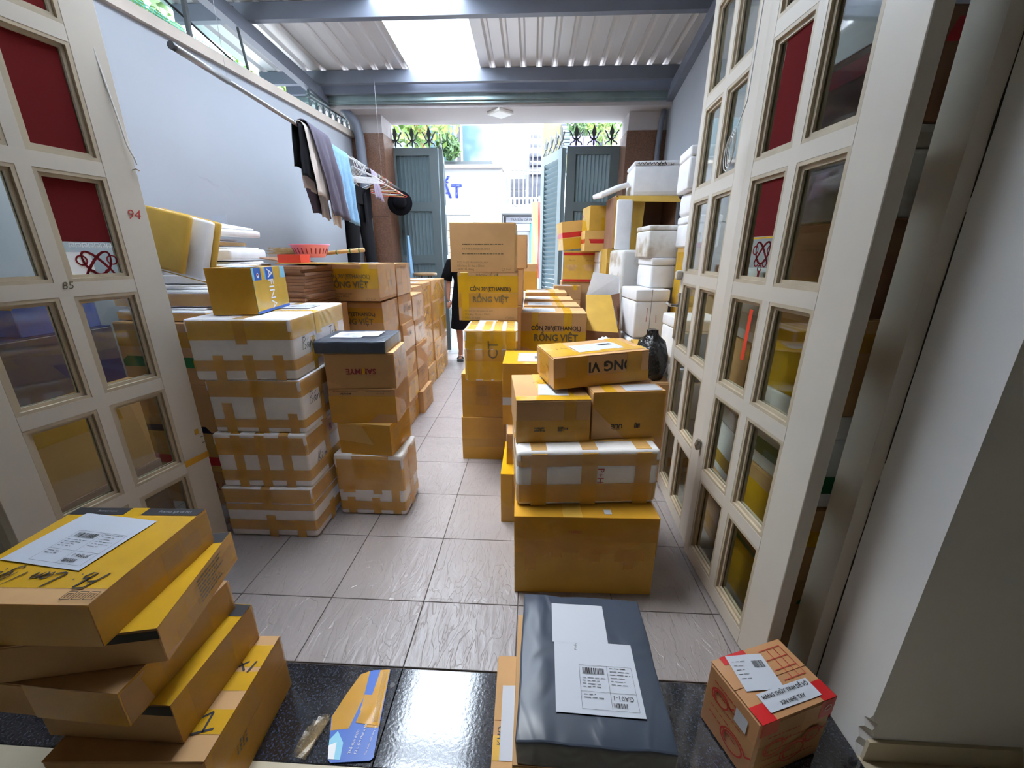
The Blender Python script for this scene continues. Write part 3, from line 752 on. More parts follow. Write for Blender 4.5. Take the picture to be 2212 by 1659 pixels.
mb = MB(); knot(mb, a + .115, rows[3][0] + .062, .05, .006)
flat_to_xz(mb, -.0042).obj('knot_sticker', 'red_decal', dl)
mb = MB(); mb.box(a + .02, a + .10, -.0030, -.0026, rows[3][0] + .01, rows[3][0] + .1); mb.obj('white_sticker', 'ink_white', dl)
# pencilled numbers on the left leaf
def door_text(g, s, u, z, size, m, face=-1, rot=0):
    o = link('lettering', text_mesh(s, size, m, .2), g); o.location = (u, -.0235, z)
    o.rotation_euler = (R(90), R(rot), 0); return o
door_text(dl, '94', .620, 1.535, .05, 'ink_red'); door_text(dl, '85', .345, 1.285, .035, 'ink_soft')
MB().box(.560, .676, -.0235, -.0225, .455, .485).obj('tape_strip', 'tape', dl)
MB().box(.638, .655, -.0235, -.0225, .585, .61).obj('tape_scrap', 'tape', dl)
for z in (.535, .565, 1.70): MB().tube([(.66, -.022, z), (.665, -.034, z + .004), (.678, -.03, z)], .0025, 5).obj('hook', 'chrome', dl)
# right leaves
dr, cols2, rows2 = door_leaf('door_2', (0.794, 1.700), -87.5, .645, (.052, .135))
a, b = cols2[0]
red_sheet(dr, -.0032, a + .05, b - .004, [(rows2[4][0] + .01, rows2[4][1] - .01), (rows2[5][0] + .01, rows2[5][1] - .01), (rows2[3][0] + .16, rows2[3][1] - .01)])
mb = MB(); knot(mb, (a + b) / 2 + .02, rows2[3][0] + .105, .045, .006); flat_to_xz(mb, -.0042).obj('knot_sticker', 'red_decal', dr)
mb = MB(); ribbon(mb, [((a + b) / 2 + .02, rows2[2][0] + .32), ((a + b) / 2 + .015, rows2[2][0] + .13)], .022); flat_to_xz(mb, -.0042).obj('tassel_sticker', 'orange', dr)
MB().box((a + b) / 2 - .05, b - .004, -.004, -.0034, rows2[3][0] + .152, rows2[3][0] + .158).obj('gold_edge', 'tape_y', dr)
MB().tube([(.004, -.03, .555), (.0, -.036, .575), (.004, -.03, .60)], .012, 8).obj('latch', 'chrome', dr)
df, cols3, rows3 = door_leaf('door_3', (0.852, 2.385), -93.3, .66, (.055, .115))
# lever handle on the far leaf
h = MB().box(.008, .045, -.030, -.022, .93, 1.19).obj('handle_plate', 'chrome', df)
MB().tube([(.026, -.03, 1.12), (.026, -.062, 1.12), (.015, -.066, 1.12), (-.06, -.066, 1.122)], .009, 8).obj('lever', 'chrome', h)
bm_obj('lock_cover', bevel_box(-.004, .04, -.055, -.022, 1.26, 1.31, .01, 2), 'door', df)
# string tied at the fold of the right doors
st = MB()
st.tube([(.748, 1.70, 2.45), (.75, 1.71, 2.2), (.752, 1.72, 1.93), (.745, 1.75, 1.86)], .0022, 5)
for k in range(4):
    r = .03 + .01 * k
    st.tube([(.742 - .004 * k, 1.76 + r * .6 * math.sin(t / 10 * 6.28), 1.86 - .06 * (1 - math.cos(t / 10 * 6.28)) - .01 * k) for t in range(11)], .0018, 5)
tag(st.obj('string', 'white_wire'), 'thin white string knotted at the fold of the right glass doors', 'string')
# white cable along the left door's free edge
tag(MB().tube([(-1.571, 1.64, 2.4), (-1.565, 1.645, 2.1), (-1.549, 1.66, 1.84), (-1.547, 1.662, 1.80), (-1.535, 1.668, 1.75), (-1.535, 1.672, 1.73)], .003, 6).obj('cable', 'white_wire'), 'thin white cable hanging down the edge of the left glass door', 'cable')
# ---------------------------------------------------------------- parcels in the left foreground
def ship_box(label, P, z, w, d, h, ang, **k): return Box('carton', label, P, z, w, d, h, ang, **k)
def smear(b, face, n, m='tape_c'):
    W, Hh = (b.w if face in 'FBT' else b.d), (b.d if face == 'T' else b.h)
    for k in range(n):
        u = random.uniform(0, .75) * W; v = random.uniform(0, .5) * Hh
        b.patch(face, u, v, min(W, u + W * random.uniform(.25, .45)), min(Hh, v + Hh * random.uniform(.4, .6)), m)

# five cartons, bottom to top; front-right corner given, converted to front-left
def from_fr(FR, w, ang): return (FR[0] - w * math.cos(R(ang)), FR[1] - w * math.sin(R(ang)))
b = ship_box('bottom carton of the left foreground stack, longest, marked with black felt-pen strokes', from_fr((-.785, .62), .40, 3), -.002, .40, .345, .22, 3)
b.patch('T', 0, .17, .40, .225, 'tape_y'); b.patch('T', .2, .24, .40, .31, 'tape_y'); b.patch('T', .2, .06, .40, .12, 'tape_y')
b.patch('R', 0, 0, .345, .22, 'tape'); b.patch('R', .02, .12, .2, .21, 'tape_c')
b.scrawl('T', [[(-.02, -.02), (0, .03), (.02, -.02)], [(-.012, -.004), (.03, .006)], [(.03, -.03), (.05, .0)]], .33, .24, 20, .006)
b.scrawl('T', [[(-.03, 0), (.02, .02)], [(.02, .02), (.015, -.03)], [(-.02, -.03), (.04, -.025)]], .33, .09, 10, .006)
b.lines('R', .12, .11, .05, 4, .012, .006, 'ink_soft', 80)
b = ship_box('second carton from the floor in the left foreground stack, black printed corner and white label', from_fr((-.866, .655), .36, 0), .219, .36, .30, .135, 0)
b.patch('T', .2, 0, .36, .30, 'tape_y'); b.patch('R', 0, 0, .30, .135, 'tape'); b.patch('R', .05, 0, .2, .135, 'tape_c')
b.patch('F', .20, .10, .36, .132, 'ink', 'black_print'); b.patch('T', .30, .255, .36, .298, 'ink', 'black_print'); b.label('T', .24, .15, .12, .2, 0, None, 'plain')
b = ship_box('middle carton of the left foreground stack, plain brown side, skewed', from_fr((-.919, .606), .34, -2), .3555, .34, .335, .105, -2)
b.patch('R', 0, 0, .335, .105, 'tape'); b.patch('F', .1, 0, .34, .105, 'tape'); b.patch('R', .1, .0, .25, .105, 'tape_c')
b = ship_box('carton second from top of the left foreground stack, crumpled clear tape on its side', from_fr((-.868, .685), .38, 12), .462, .38, .35, .105, 12)
b.patch('T', .1, 0, .38, .35, 'tape_y'); b.patch('R', 0, .0, .35, .105, 'tape'); b.patch('R', .10, .0, .33, .105, 'tape_c'); b.patch('T', .24, .30, .379, .349, 'ink', 'black_print')
b.patch('F', .26, .075, .38, .10, 'ink', 'black_print'); b.label('T', .25, .27, .1, .1, 0, None, 'plain'); b.lines('R', .22, .05, .13, 7, .011, .005, 'ink_soft', 0)
smear(b, 'R', 3)
b = ship_box('top carton of the left foreground stack with large white label and handwriting', from_fr((-.945, .635), .375, 2), .5675, .375, .345, .117, 2)
b.patch('T', 0, .045, .375, .31, 'tape_y'); b.patch('R', 0, 0, .345, .117, 'tape'); b.patch('F', .0, 0, .375, .117, 'tape')
b.patch('T', .0, .312, .374, .344, 'ink', 'black_print'); b.patch('T', .16, .30, .21, .345, 'tape_y'); b.patch('R', .18, .0, .345, .117, 'tape_c'); smear(b, 'R', 3)
b.text('T', 'Dự án tốt thương', .30, .326, .013, 180, 'paper_g'); b.text('T', 'www.thuong', .10, .326, .011, 180, 'paper_g')
b.label('T', .155, .205, .235, .19, -8, '9M84-1')
b.scrawl('T', strokes('Fb: Lan Ngọc', .044, .35), .185, .072, 180, .0045)
for k in range(3):
    mb = MB(); 
    for q in (((0, 0), (.02, 0)), ((.02, 0), (.02, .022)), ((.02, .022), (0, .022)), ((0, .022), (0, 0)), ((.006, .004), (.006, .016)), ((.013, .004), (.013, .016)), ((.003, .016), (.017, .016))): ribbon(mb, list(q), .0016)
    b.part('handling_symbol', mb.mesh('handling_symbol', 'ink'), 'T', .30 + k * .026, .012, 0)

# ---------------------------------------------------------------- grey parcel stack on the doorstep
b = ship_box('flat brown carton at the bottom of the pile under the large grey parcel', (-.085, .62), -.002, .46, .40, .11, 1)
b.patch('T', 0, .1, .1, .16, 'tape_y'); b.label('T', .045, .2, .05, .2, 0, None, 'plain'); b.patch('F', 0, 0, .46, .11, 'tape'); b.text('T', 'KHO', .02, .16, .022, 90)
b = ship_box('amber-taped carton squeezed directly under the large grey parcel', (-.028, .655), .1085, .385, .435, .105, 0)
b.hband(.005, .1, 'tape'); b.patch('L', .0, 0, .43, .1, 'tape_c')
gp = Box('wrapped_parcel', 'large grey plastic-wrapped parcel with two white labels on the doorstep', (-.020, .655), .2142, .382, .442, .088, -1.4, 'bag', 'parcel')
gp.label('T', .175, .335, .165, .14, 0, None, 'plain')
lb = gp.label('T', .21, .17, .225, .20, 0, 'GA01-1')
t = gp.text('T', 'Phiếu gửi', .16, .262, .010, 90); t = gp.text('T', 'KHÁCH', .112, .265, .009, 90, 'paper_g')


# fragile carton at the right jamb
fb = Box('carton', 'small brown carton with red print and fragile note beside the right jamb', None, -.002, .262, .185, .238, 19.5, 'card', body='card_red', cr=.007, center=(.715, .893))
fb.patch('T', .0, .0, .05, .045, 'tape_r', 'red_print'); fb.patch('T', .215, .0, .262, .05, 'tape_r', 'red_print'); fb.patch('T', .03, .16, .12, .185, 'tape_r', 'red_print')
fb.patch('F', .21, .17, .262, .238, 'tape_r', 'red_print'); fb.patch('F', .0, .19, .06, .238, 'tape_r', 'red_print'); fb.patch('R', 0, .15, .04, .238, 'tape_r', 'red_print')
mb = MB()
for q in (((-.03, -.04), (.05, -.04)), ((.05, -.04), (.05, .05)), ((.05, .05), (-.03, .05)), ((-.03, .02), (.05, .02)), ((-.03, -.01), (.05, -.01)), ((.0, -.04), (.0, .05)), ((.026, -.04), (.026, .05))): ribbon(mb, list(q), .002)
fb.part('printed_table', mb.mesh('printed_table', 'ink_red'), 'T', .19, .115, 0)
fb.label('T', .095, .12, .115, .105, -12, None, 'small')
nl = fb.label('T', .135, .040, .178, .05, -1, None, 'plain')
for q, (s, y) in enumerate((('HÀNG THỦY TINH DỄ VỠ', .011), ('XIN NHẸ TAY', -.013))):
    o = link('lettering', text_mesh(s, .0136, 'ink', 0, 'CENTER', .0003), nl); o.location = (0, y, .0024)
fb.text('F', 'O', .235, .205, .035, 0, 'ink_white', .2)
fb.lines('F', .13, .1, .2, 5, .03, .005, 'ink_red'); fb.lines('L', .09, .12, .12, 5, .03, .004, 'ink_red'); fb.patch('L', .11, .15, .15, .2, 'paper', 'paper_scrap'); fb.patch('F', 0, .0, .15, .238, 'tape_c')
fb.hband(.09, .15, 'tape_c')
for face, uu, vv, rr in (('F', .06, .13, .04), ('F', .14, .08, .05), ('F', .2, .12, .035), ('L', .06, .16, .035), ('L', .12, .07, .045)):
    fb.scrawl(face, [[(rr * math.cos(t * .35) * (1 - t * .012), rr * .8 * math.sin(t * .35) * (1 - t * .012)) for t in range(30)], [(rr, 0), (rr * 1.5, rr * .3)]], uu, vv, 15, .005, 'ink_red')

# torn blue carton flap on the doorstep
fl = thing('torn_flap', 'torn blue and amber-taped carton flap lying flat on the black doorstep', 'cardboard', (0, 0, 0))
poly = [(-.478, 1.030), (-.535, 1.024), (-.575, 1.008), (-.598, .935), (-.614, .868), (-.594, .815), (-.572, .757), (-.560, .749), (-.447, .760), (-.440, .768), (-.452, .845)]
poly = [(x, y) for x, y in poly]
mb = MB().prism(poly, .0005, .0035); mb.obj('flap_board', 'blue', fl)
def fp(name, pts, m, z): tag(MB().prism(pts, z, z + .0004).obj(name, m, fl))
fp('tape_strip', [(-.479, 1.029), (-.512, 1.026), (-.510, .930), (-.497, .845), (-.455, .845)], 'tape', .0038)
fp('tape_strip', [(-.548, 1.02), (-.576, 1.006), (-.598, .935), (-.613, .868), (-.598, .83), (-.545, .838), (-.535, .93)], 'tape', .0038)
fp('tape_strip', [(-.535, .94), (-.49, .94), (-.488, .90), (-.53, .89)], 'tape', .0044)
fp('tape_strip', [(-.530, .855), (-.452, .85), (-.47, .91), (-.525, .91)], 'tape', .0050)
fp('pale_print', [(-.590, .805), (-.571, .757), (-.535, .757), (-.545, .80), (-.575, .83)], 'sky_print', .0040)
fp('white_print', [(-.585, .79), (-.571, .757), (-.553, .757), (-.565, .80)], 'ink_white', .0046)
fp('tape_gloss', [(-.50, 1.02), (-.485, 1.02), (-.462, .86), (-.48, .86)], 'tape_c', .0056)
for s, x, sz in (('Thể tích thực:', -.515, .011), ('12 L (24 chai x 500ml)', -.497, .011), ('Tiêu chuẩn nước đóng chai', -.466, .007)):
    o = link('lettering', text_mesh(s, sz, 'ink_white', 0, 'LEFT'), fl); o.location = (x, .772, .0052); o.rotation_euler = (0, 0, R(88))
mb = MB()
for k in range(5): mb.grid(2, 6, lambda a, b, k=k: (-.615 - .012 * k * a - .02 * b, .86 - .10 * b + .01 * math.sin(9 * b + k), .003 + .012 * abs(math.sin(5 * a + 4 * b + k)) ))
mb.obj('torn_tape_edge', 'tape_c', fl)

# ---------------------------------------------------------------- tall foam-box stack by the left door
def foam(label, P, z, w, d, h, ang, **k): return Box('foam_box', label, P, z, w, d, h, ang, 'foam', **k)
G = 'foam boxes strapped with amber tape by the left door'
p4 = foam('bottom taped white foam box of the four-high stack beside the left glass door', (-1.548, 1.695), 0, .462, .40, .288, 1, group=G)
p3 = foam('third foam box from top beside the left glass door, three vertical tape straps', (-1.533, 1.702), .2885, .452, .40, .289, 2, group=G)
p2 = foam('second foam box from top beside the left glass door, handwriting on its right side', (-1.522, 1.72), .578, .447, .42, .268, 1.5, group=G)
p1 = foam('wide top foam box beside the left glass door, yellow tape over its lid', (-1.537, 1.70), .8465, .462, .64, .283, 4.5, group=G)
h = .283; p1.hband(h*.67, h*.97, 'tape_y'); p1.hband(h*.17, h*.33); w = .462
p1.strap('x', w*.46, w*.57, h*.6, .1); 
for a in (.21, .5, .79): p1.patch('F', w*a, 0, w*(a + .1), h*.42)
p1.patch('R', .18, 0, .225, h*.6, 'tape_y'); p1.patch('R', .48, h*.35, .53, h*.7, 'tape_y'); p1.strap('y', .25, .31, h*.6, h*.6, 'tape_y')
p1.scrawl('R', strokes('Bánh', .06), .16, h*.52); p1.scrawl('R', strokes('Trà', .055), .45, h*.52)
p1.label('T', .30, .42, .16, .2, 90)
h = .268; w = .447; p2.hband(h*.68, h*.99); p2.hband(h*.10, h*.27); p2.strap('x', w*.49, w*.6, 0, 0)
p2.patch('F', w*.14, 0, w*.25, h*.57); p2.patch('F', w*.83, 0, w*.93, h*.38); p2.patch('R', .17, 0, .21, h*.7); p2.scrawl('R', strokes('Bánh', .06), .14, h*.56)
h = .289; w = .452; p3.hband(h*.62, h*.93); p3.hband(h*.13, h*.33)
for a in (.19, .46, .72): p3.strap('x', w*a, w*(a + .105), 0, 0)
p3.strap('y', .18, .24, 0, 0); p3.scrawl('R', strokes('Kim', .055), .14, h*.4); p3.text('R', 'KTT', .30, h*.75, .06, 0, 'ink_maroon')
h = .288; w = .462; p4.hband(h*.55, h*.68); p4.hband(h*.70, h*.97); p4.hband(h*.15, h*.34); p4.patch('F', w*.45, 0, w*.55, h*.45); p4.patch('F', w*.77, 0, w*.87, h*.35); p4.strap('x', w*.45, w*.55, h*.6, .1); p4.patch('R', .15, 0, .2, h*.4); p4.patch('R', .3, 0, .35, h)

# drinks carton standing on it
aq = Box('carton', 'blue drinks carton wrapped in yellow tape on the wide foam box', (-1.462, 1.795), 1.1350, .195, .36, .207, 10, 'card', body='card2')
aq.patch('R', 0, 0, .36, .207, 'sky_print', 'blue_print_panel'); aq.patch('R', .02, .14, .085, .207, 'blue', 'blue_print_panel'); aq.patch('R', .135, .14, .215, .207, 'blue', 'blue_print_panel')
aq.patch('F', 0, 0, .195, .207, 'tape'); aq.patch('F', 0, .0, .195, .207, 'tape'); aq.patch('R', 0, 0.01, .36, .15, 'tape_y'); aq.patch('R', .085, .15, .12, .207, 'tape_y'); aq.patch('R', .215, .15, .30, .207, 'tape_y')
aq.text('R', 'AFINA', .175, .103, .085, -90, 'ink_white', fit=.195); aq.patch('R', 0, 0, .36, .012, 'blue', 'blue_print_panel'); aq.label('T', .1, .13, .13, .2, 10)
mb = MB().lathe([(0, 0), (.012, 0)], 16); aq.part('round_emblem', mb.mesh('round_emblem', 'ink_white'), 'R', .05, .172); mb = MB().lathe([(0, 0), (.008, 0)], 16, sy=.5); aq.part('red_emblem', mb.mesh('red_emblem', 'ink_red'), 'R', .05, .176)

# ---------------------------------------------------------------- second stack: grey parcel over brown cartons
m4 = foam('foam box taped across its upper half at the bottom of the brown carton stack', (-1.060, 1.907), 0, .378, .26, .375, 0)
h = .375; m4.hband(h*.42, h*.93); m4.hband(h*.08, h*.24); m4.strap('x', .1, .3, h*.6, .1)
for a, t in ((.13, .3), (.5, .3), (.8, .45)): m4.patch('F', .378*a, .01, .378*(a + .12), h*t)
m4.patch('F', .03, h*.38, .1, h*.5); m4.patch('F', .2, h*.36, .25, h*.5); m4.patch('R', .1, 0, .16, h)
m3 = ship_box('small tan carton above the foam box in the brown carton stack', (-1.022, 1.928), .3757, .292, .27, .176, -5, body='card2')
m3.patch('F', 0, 0, .292, .176, 'tape'); m3.patch('R', 0, 0, .27, .176, 'tape'); smear(m3, 'R', 3)
m2 = ship_box('brown carton with small black print along its top edge, middle of stack', (-1.046, 1.922), .552, .346, .275, .187, 3)
m2.patch('F', 0, 0, .346, .15, 'tape'); m2.patch('R', 0, 0, .18, .187, 'tape'); m2.text('F', 'TEM NHÃN SẢN PHẨM XUẤT KHẨU', .09, .176, .008); m2.text('F', 'VIETNAM', .09, .163, .014, 0, 'ink', 0, .0003); m2.text('F', 'GIAO HÀNG NHANH TOÀN QUỐC', .26, .176, .008); m2.text('F', 'hàng dễ vỡ', .27, .165, .009); smear(m2, 'R', 2)
m1 = ship_box('brown carton with upside-down maroon logo directly under the thin grey parcel', (-1.046, 1.925), .7395, .352, .275, .190, 5)
m1.patch('F', 0, 0, .352, .19, 'tape_c'); m1.patch('R', 0, 0, .275, .19, 'tape'); m1.text('F', 'SANMYE', .18, .095, .040, 180, 'ink_maroon', 0, .0012); m1.patch('F', .185, .08, .2, .11, 'tape_y', 'yellow_print'); smear(m1, 'R', 4)
tp = Box('wrapped_parcel', 'thin grey plastic-wrapped parcel lying on top of the brown carton stack', (-1.078, 1.905), .930, .352, .312, .062, 4, 'bag', 'parcel')
tp.label('T', .13, .17, .16, .16, 0, 'GA01-2'); tp.label('T', .23, .19, .11, .14, 0, None, 'plain'); tp.patch('R', 0, 0, .312, .06, 'tape_c'); tp.patch('R', .1, 0, .312, .06, 'tape_c')

# ---------------------------------------------------------------- long wall of cartons down the left side
LAY = ('bottom', 'second-lowest', 'middle', 'second-highest', 'top')
ORD = ('first', 'second', 'third', 'fourth', 'fifth', 'sixth', 'seventh', 'eighth', 'ninth', 'tenth', 'eleventh', 'twelfth', 'thirteenth')
NTXT = ('CỒN 70°(ETHANOL)', 'RỒNG VIỆT')
def eth(b, face='F', big=True, low=True, s=1.0, m1='ink', m2='ink_soft', flip=False):
    W = b.w if face in 'FB' else b.d; r = 180 if flip else 0; f = (lambda v: b.h - v) if flip else (lambda v: v)
    if big:
        b.text(face, NTXT[0], W*.54, f(b.h*.66), .055, r, m1, 0, .0012, fit=W*.68*s); b.text(face, NTXT[1], W*.54, f(b.h*.44), .07, r, m2, 0, .002, fit=W*.6*s)
    if low:
        for k, t in enumerate(('- TCCS 01:2021/ROHAN GALAXY', '- Số lượng: 20 chai x 500ml', '- HSD: 36 tháng')):
            b.text(face, t, W*(.33, .30, .22)[k], b.h*(.2 - .07*k), .020*s, 0, 'ink_soft', fit=W*(.5, .44, .28)[k])
        b.text(face, 'Kcal', W*.9, b.h*.06, .018*s, 0, 'ink_soft')
        mb = MB(); ribbon(mb, [(.009 * math.cos(k / 2), .009 * math.sin(k / 2)) for k in range(14)], .002); b.part('recycling_mark', mb.mesh('recycling_mark', 'ink_soft'), face, W*.82, b.h*.06)
GW = 'wall of cartons along the left side of the aisle'
r2 = ship_box('ethanol carton under the top pair at the near end of the left carton wall', (-1.46, 2.74), .850, .435, .325, .236, 0); r2.patch('R', 0, 0, .325, .236, 'tape'); r2.patch('F', 0, .1, .435, .2, 'tape'); smear(r2, 'R', 2); eth(r2, 'F', True, False)
r1 = ship_box('near top ethanol carton on the left carton wall, beside the flattened boxes', (-1.455, 2.70), 1.0995, .437, .345, .242, 0); r1.patch('F', 0, .08, .437, .21, 'tape_y'); r1.patch('R', 0, .02, .345, .242, 'tape'); r1.strap('x', .06, .11, .08, .1, 'tape_y'); r1.strap('x', .33, .38, .08, .1, 'tape_y'); r1.label('T', .27, .18, .2, .2, 0); smear(r1, 'R', 4); eth(r1, 'F', True, True, 1.0, 'ink_soft')
r1b = ship_box('second top carton on the left carton wall, just behind the near top one', (-1.452, 3.062), 1.0995, .437, .345, .235, 0); r1b.patch('R', 0, 0, .345, .2, 'tape'); r1b.label('T', .2, .17, .2, .2, 20); r1b.text('R', 'FRAGILE', .17, .2, .03); smear(r1b, 'R', 4)
hid = []
for k in range(4): hid.append(ship_box(LAY[k] + ' carton in the near column of the left carton wall, behind the brown stack', (-1.46, 2.75), .2120 * k, .435, .32, .211, 0, group=GW))
cols_l = [(3.075, .33, -1.012, 5, .2185, 'second'), (3.42, .34, -1.005, 5, .213, 'third'), (3.80, .33, -1.125, 5, .220, 'fourth'), (4.15, .33, -1.115, 5, .222, 'fifth'), (4.50, .33, -1.105, 5, .224, 'sixth'), (4.85, .33, -1.11, 5, .222, 'seventh')]
for (y, d, xr, n, hh, nth) in cols_l:
    for k in range(n):
        dx = random.uniform(-.012, .012) + (.03 if (nth == 'third' and k == 0) else 0)
        wd = .435
        b = ship_box('%s carton in the %s column of the left carton wall counting from the near end' % (LAY[k], nth), (xr - wd + dx, y + random.uniform(-.004, .004)), k * (hh + .0008), wd, d, hh, random.uniform(-1, 1), group=GW)
        if not (nth == 'third' and k < 2): b.patch('R', 0, 0, d, hh*random.uniform(.7, 1), random.choice(('tape', 'tape_y')))
        if random.random() < .7: b.patch('R', d*.3, 0, d*.7, hh, 'tape_c')
        b.text('R', random.choice(('RỒNG VIỆT', 'CỒN 70°', 'DỄ VỠ', 'KHÔ')), d*.5, hh*.6, .035, 0, 'ink_soft')
        if k == n - 1: b.label('T', .24, .17, .2, .16, 0, None, 'small')
        if nth == 'second' and k == 4: b.text('R', 'SP 1995', d*.6, hh*.45, .06, 0, 'ink', .2)
        if nth == 'second' and k == 3: b.text('R', 'M', d*.6, hh*.5, .07, 0, 'ink', .2)
        if nth == 'third' and k < 2:
            b.text('R', 'HÀNG DỄ VỠ', d*.5, hh*.75, .03, 0, 'ink_soft')
            mb = MB(); ribbon(mb, [(-.12, 0), (.12, 0)], .004); b.part('printed_lines', mb.mesh('printed_lines', 'ink_soft'), 'R', d*.5, hh*.3)
# stool at the far end
sto = thing('stool', 'round wooden stool standing beyond the far end of the left carton wall', 'stool', (-1.42, 5.46, 0))
MB().lathe([(0, 1.13), (.15, 1.13), (.155, 1.145), (.15, 1.16), (0, 1.16)], 24).obj('seat', 'stool', sto)
for k in range(4): a = R(45 + 90 * k); MB().tube([(.09 * math.cos(a), .09 * math.sin(a), 1.13), (.16 * math.cos(a), .16 * math.sin(a), 0)], .012, 6).obj('leg', 'iron', sto)

# ---------------------------------------------------------------- stacks right of the aisle
c5 = ship_box('floor-level brown carton of the tall middle stack', (-.477, 2.585), 0, .30, .30, .322, 1, body='card2'); c5.patch('F', 0, 0, .3, .322, 'tape'); c5.hband(.1, .16, 'tape_c')
c4 = ship_box('second carton from floor in the tall middle stack, horizontal tape creases', (-.470, 2.597), .3225, .285, .31, .313, 0, body='card2'); c4.patch('F', 0, 0, .285, .313, 'tape'); c4.hband(.05, .12, 'tape'); c4.hband(.13, .19, 'tape'); smear(c4, 'F', 3)
c3 = foam('yellow-taped foam box in the middle of the tall middle stack', (-.415, 2.43), .6362, .33, .335, .328, 2)
h = .328; c3.hband(h*.64, h*.99, 'tape_y'); c3.hband(h*.04, h*.42, 'tape_y'); 
for a in (0.05, .34, .55, .78): c3.strap('x', .33*a, .33*(a + .16), .0, .0, 'tape_y')
c3.hband(h*.4, h*.62, 'tape'); c3.text('F', 'CT', .18, h*.62, .09, 90, 'ink_soft')
c2 = ship_box('ethanol carton with shop lettering second from top of the tall middle stack', (-.505, 2.785), .965, .407, .36, .322, 2); c2.patch('F', 0, .19, .407, .30, 'tape_y'); c2.patch('F', 0, .09, .407, .185, 'tape'); c2.text('F', 'HÀNG DỄ VỠ', .2, .305, .025, 0, 'ink_soft'); c2.strap('x', .02, .07, 0, 0, 'tape_y'); smear(c2, 'R', 3); c2.patch('R', 0, 0, .36, .322, 'tape'); eth(c2, 'F', True, True, 1.0, 'ink', 'ink_soft')
c1 = ship_box('topmost carton of the tall middle stack, above the ethanol lettering', (-.550, 2.80), 1.2875, .43, .36, .312, 0); c1.patch('F', 0, .07, .43, .312, 'tape_y'); eth(c1, 'F', False, True, .9); c1.lines('F', .22, .13, .28, 3, .03, .006); c1.patch('R', 0, .02, .36, .28, 'tape'); smear(c1, 'R', 4)
c1c = ship_box('brown carton standing behind the tall middle stack, upper', (-.28, 3.45), .99, .20, .33, .30, 0); c1c.patch('R', 0, 0, .33, .2, 'tape')
c1d = ship_box('brown carton standing behind the tall middle stack, uppermost', (-.24, 3.44), 1.2905, .19, .30, .26, 0); c1d.patch('R', 0, 0, .3, .2, 'tape')
for k in range(3): ship_box(LAY[k] + ' carton low behind the tall middle stack', (-.29, 3.44), .329 * k, .205, .33, .328, 0, group='cartons low behind the tall middle stack')
far = ship_box('narrow carton on the far row just right of the tall middle stack', (-.10, 4.30), 1.035, .15, .3, .27, 0); far.patch('F', 0, 0, .15, .2, 'tape')

# row of ethanol cartons receding behind
GT = 'row of ethanol cartons behind the foreground stack'
t1 = ship_box('front ethanol carton of the receding row, black lettering, sunlit top', (-.080, 2.925), .68, .472, .33, .322, -1); t1.patch('F', 0, .03, .472, .19, 'tape_y'); t1.strap('x', .08, .13, .1, .1, 'tape_y'); t1.strap('x', .31, .37, .1, .1, 'tape_y'); t1.label('T', .13, .16, .24, .2, 0); eth(t1, 'F', True, False, 1.12)
for k in range(2): ship_box(LAY[k] + ' carton below the front ethanol carton of the receding row', (-.08, 2.93), .339 * k, .47, .33, .338, 0, group='cartons under the receding row')
ROW = [(3.285, 1.006, .455, 'second'), (3.63, 1.02, .43, 'third'), (3.975, 1.05, .40, 'fourth'), (4.32, 1.033, .36, 'fifth')]
for (y, zt, w, nth) in ROW:
    b = ship_box('%s carton from the front in the receding row of ethanol cartons' % nth, (-.07, y), zt - .33, w, .33, .33, random.uniform(-1, 1), group=GT); b.patch('F', 0, 0, w, .3, 'tape'); b.strap('x', w*.6, w*.72, .2, .2, 'tape_y'); b.label('T', w*.3, .16, .2, .2, 0)
    z = zt - .33; ship_box('carton below the %s carton of the receding row' % nth, (-.07, y), z - .325, w, .33, .324, 0); ship_box('floor-level carton below the %s carton of the receding row' % nth, (-.07, y), 0, w, .33, z - .326, 0)
t6 = ship_box('far carton with dark front at the end of the receding row', (.24, 4.66), .92, .30, .185, .145, 0); t6.label('T', .12, .09, .16, .14, 0); t6.strap('x', .22, .26, .1, .1, 'tape_y'); t6.text('F', 'RỒNG', .1, .05, .05)
ship_box('tall carton supporting the far end of the receding row', (.2, 4.66), 0, .34, .185, .9195, 0)

# boxes between
w1 = ship_box('amber carton on the floor just left of the foreground stack', (-.150, 1.885), 0, .40, .39, .296, 0, body='card2'); w1.patch('F', 0, 0, .4, .296, 'tape'); w1.strap('x', 0, .06, 0, 0, 'tape_y'); w1.patch('T', 0, 0, .1, .39, 'tape_y')
w2 = ship_box('brown carton above the floor carton left of the foreground stack', (-.125, 1.99), .2965, .38, .36, .186, 0); w2.patch('F', 0, 0, .38, .1, 'tape')
u = ship_box('yellow-topped carton with white label between foreground and middle stacks', (-.155, 2.11), .483, .43, .31, .358, 0, body='card2'); u.patch('F', 0, 0, .43, .358, 'tape'); u.patch('F', 0, .12, .43, .165, 'paper', 'white_print'); u.patch('T', 0, 0, .43, .31, 'tape_y'); u.label('T', .2, .15, .2, .24, 90); u.hband(.2, .3, 'tape')

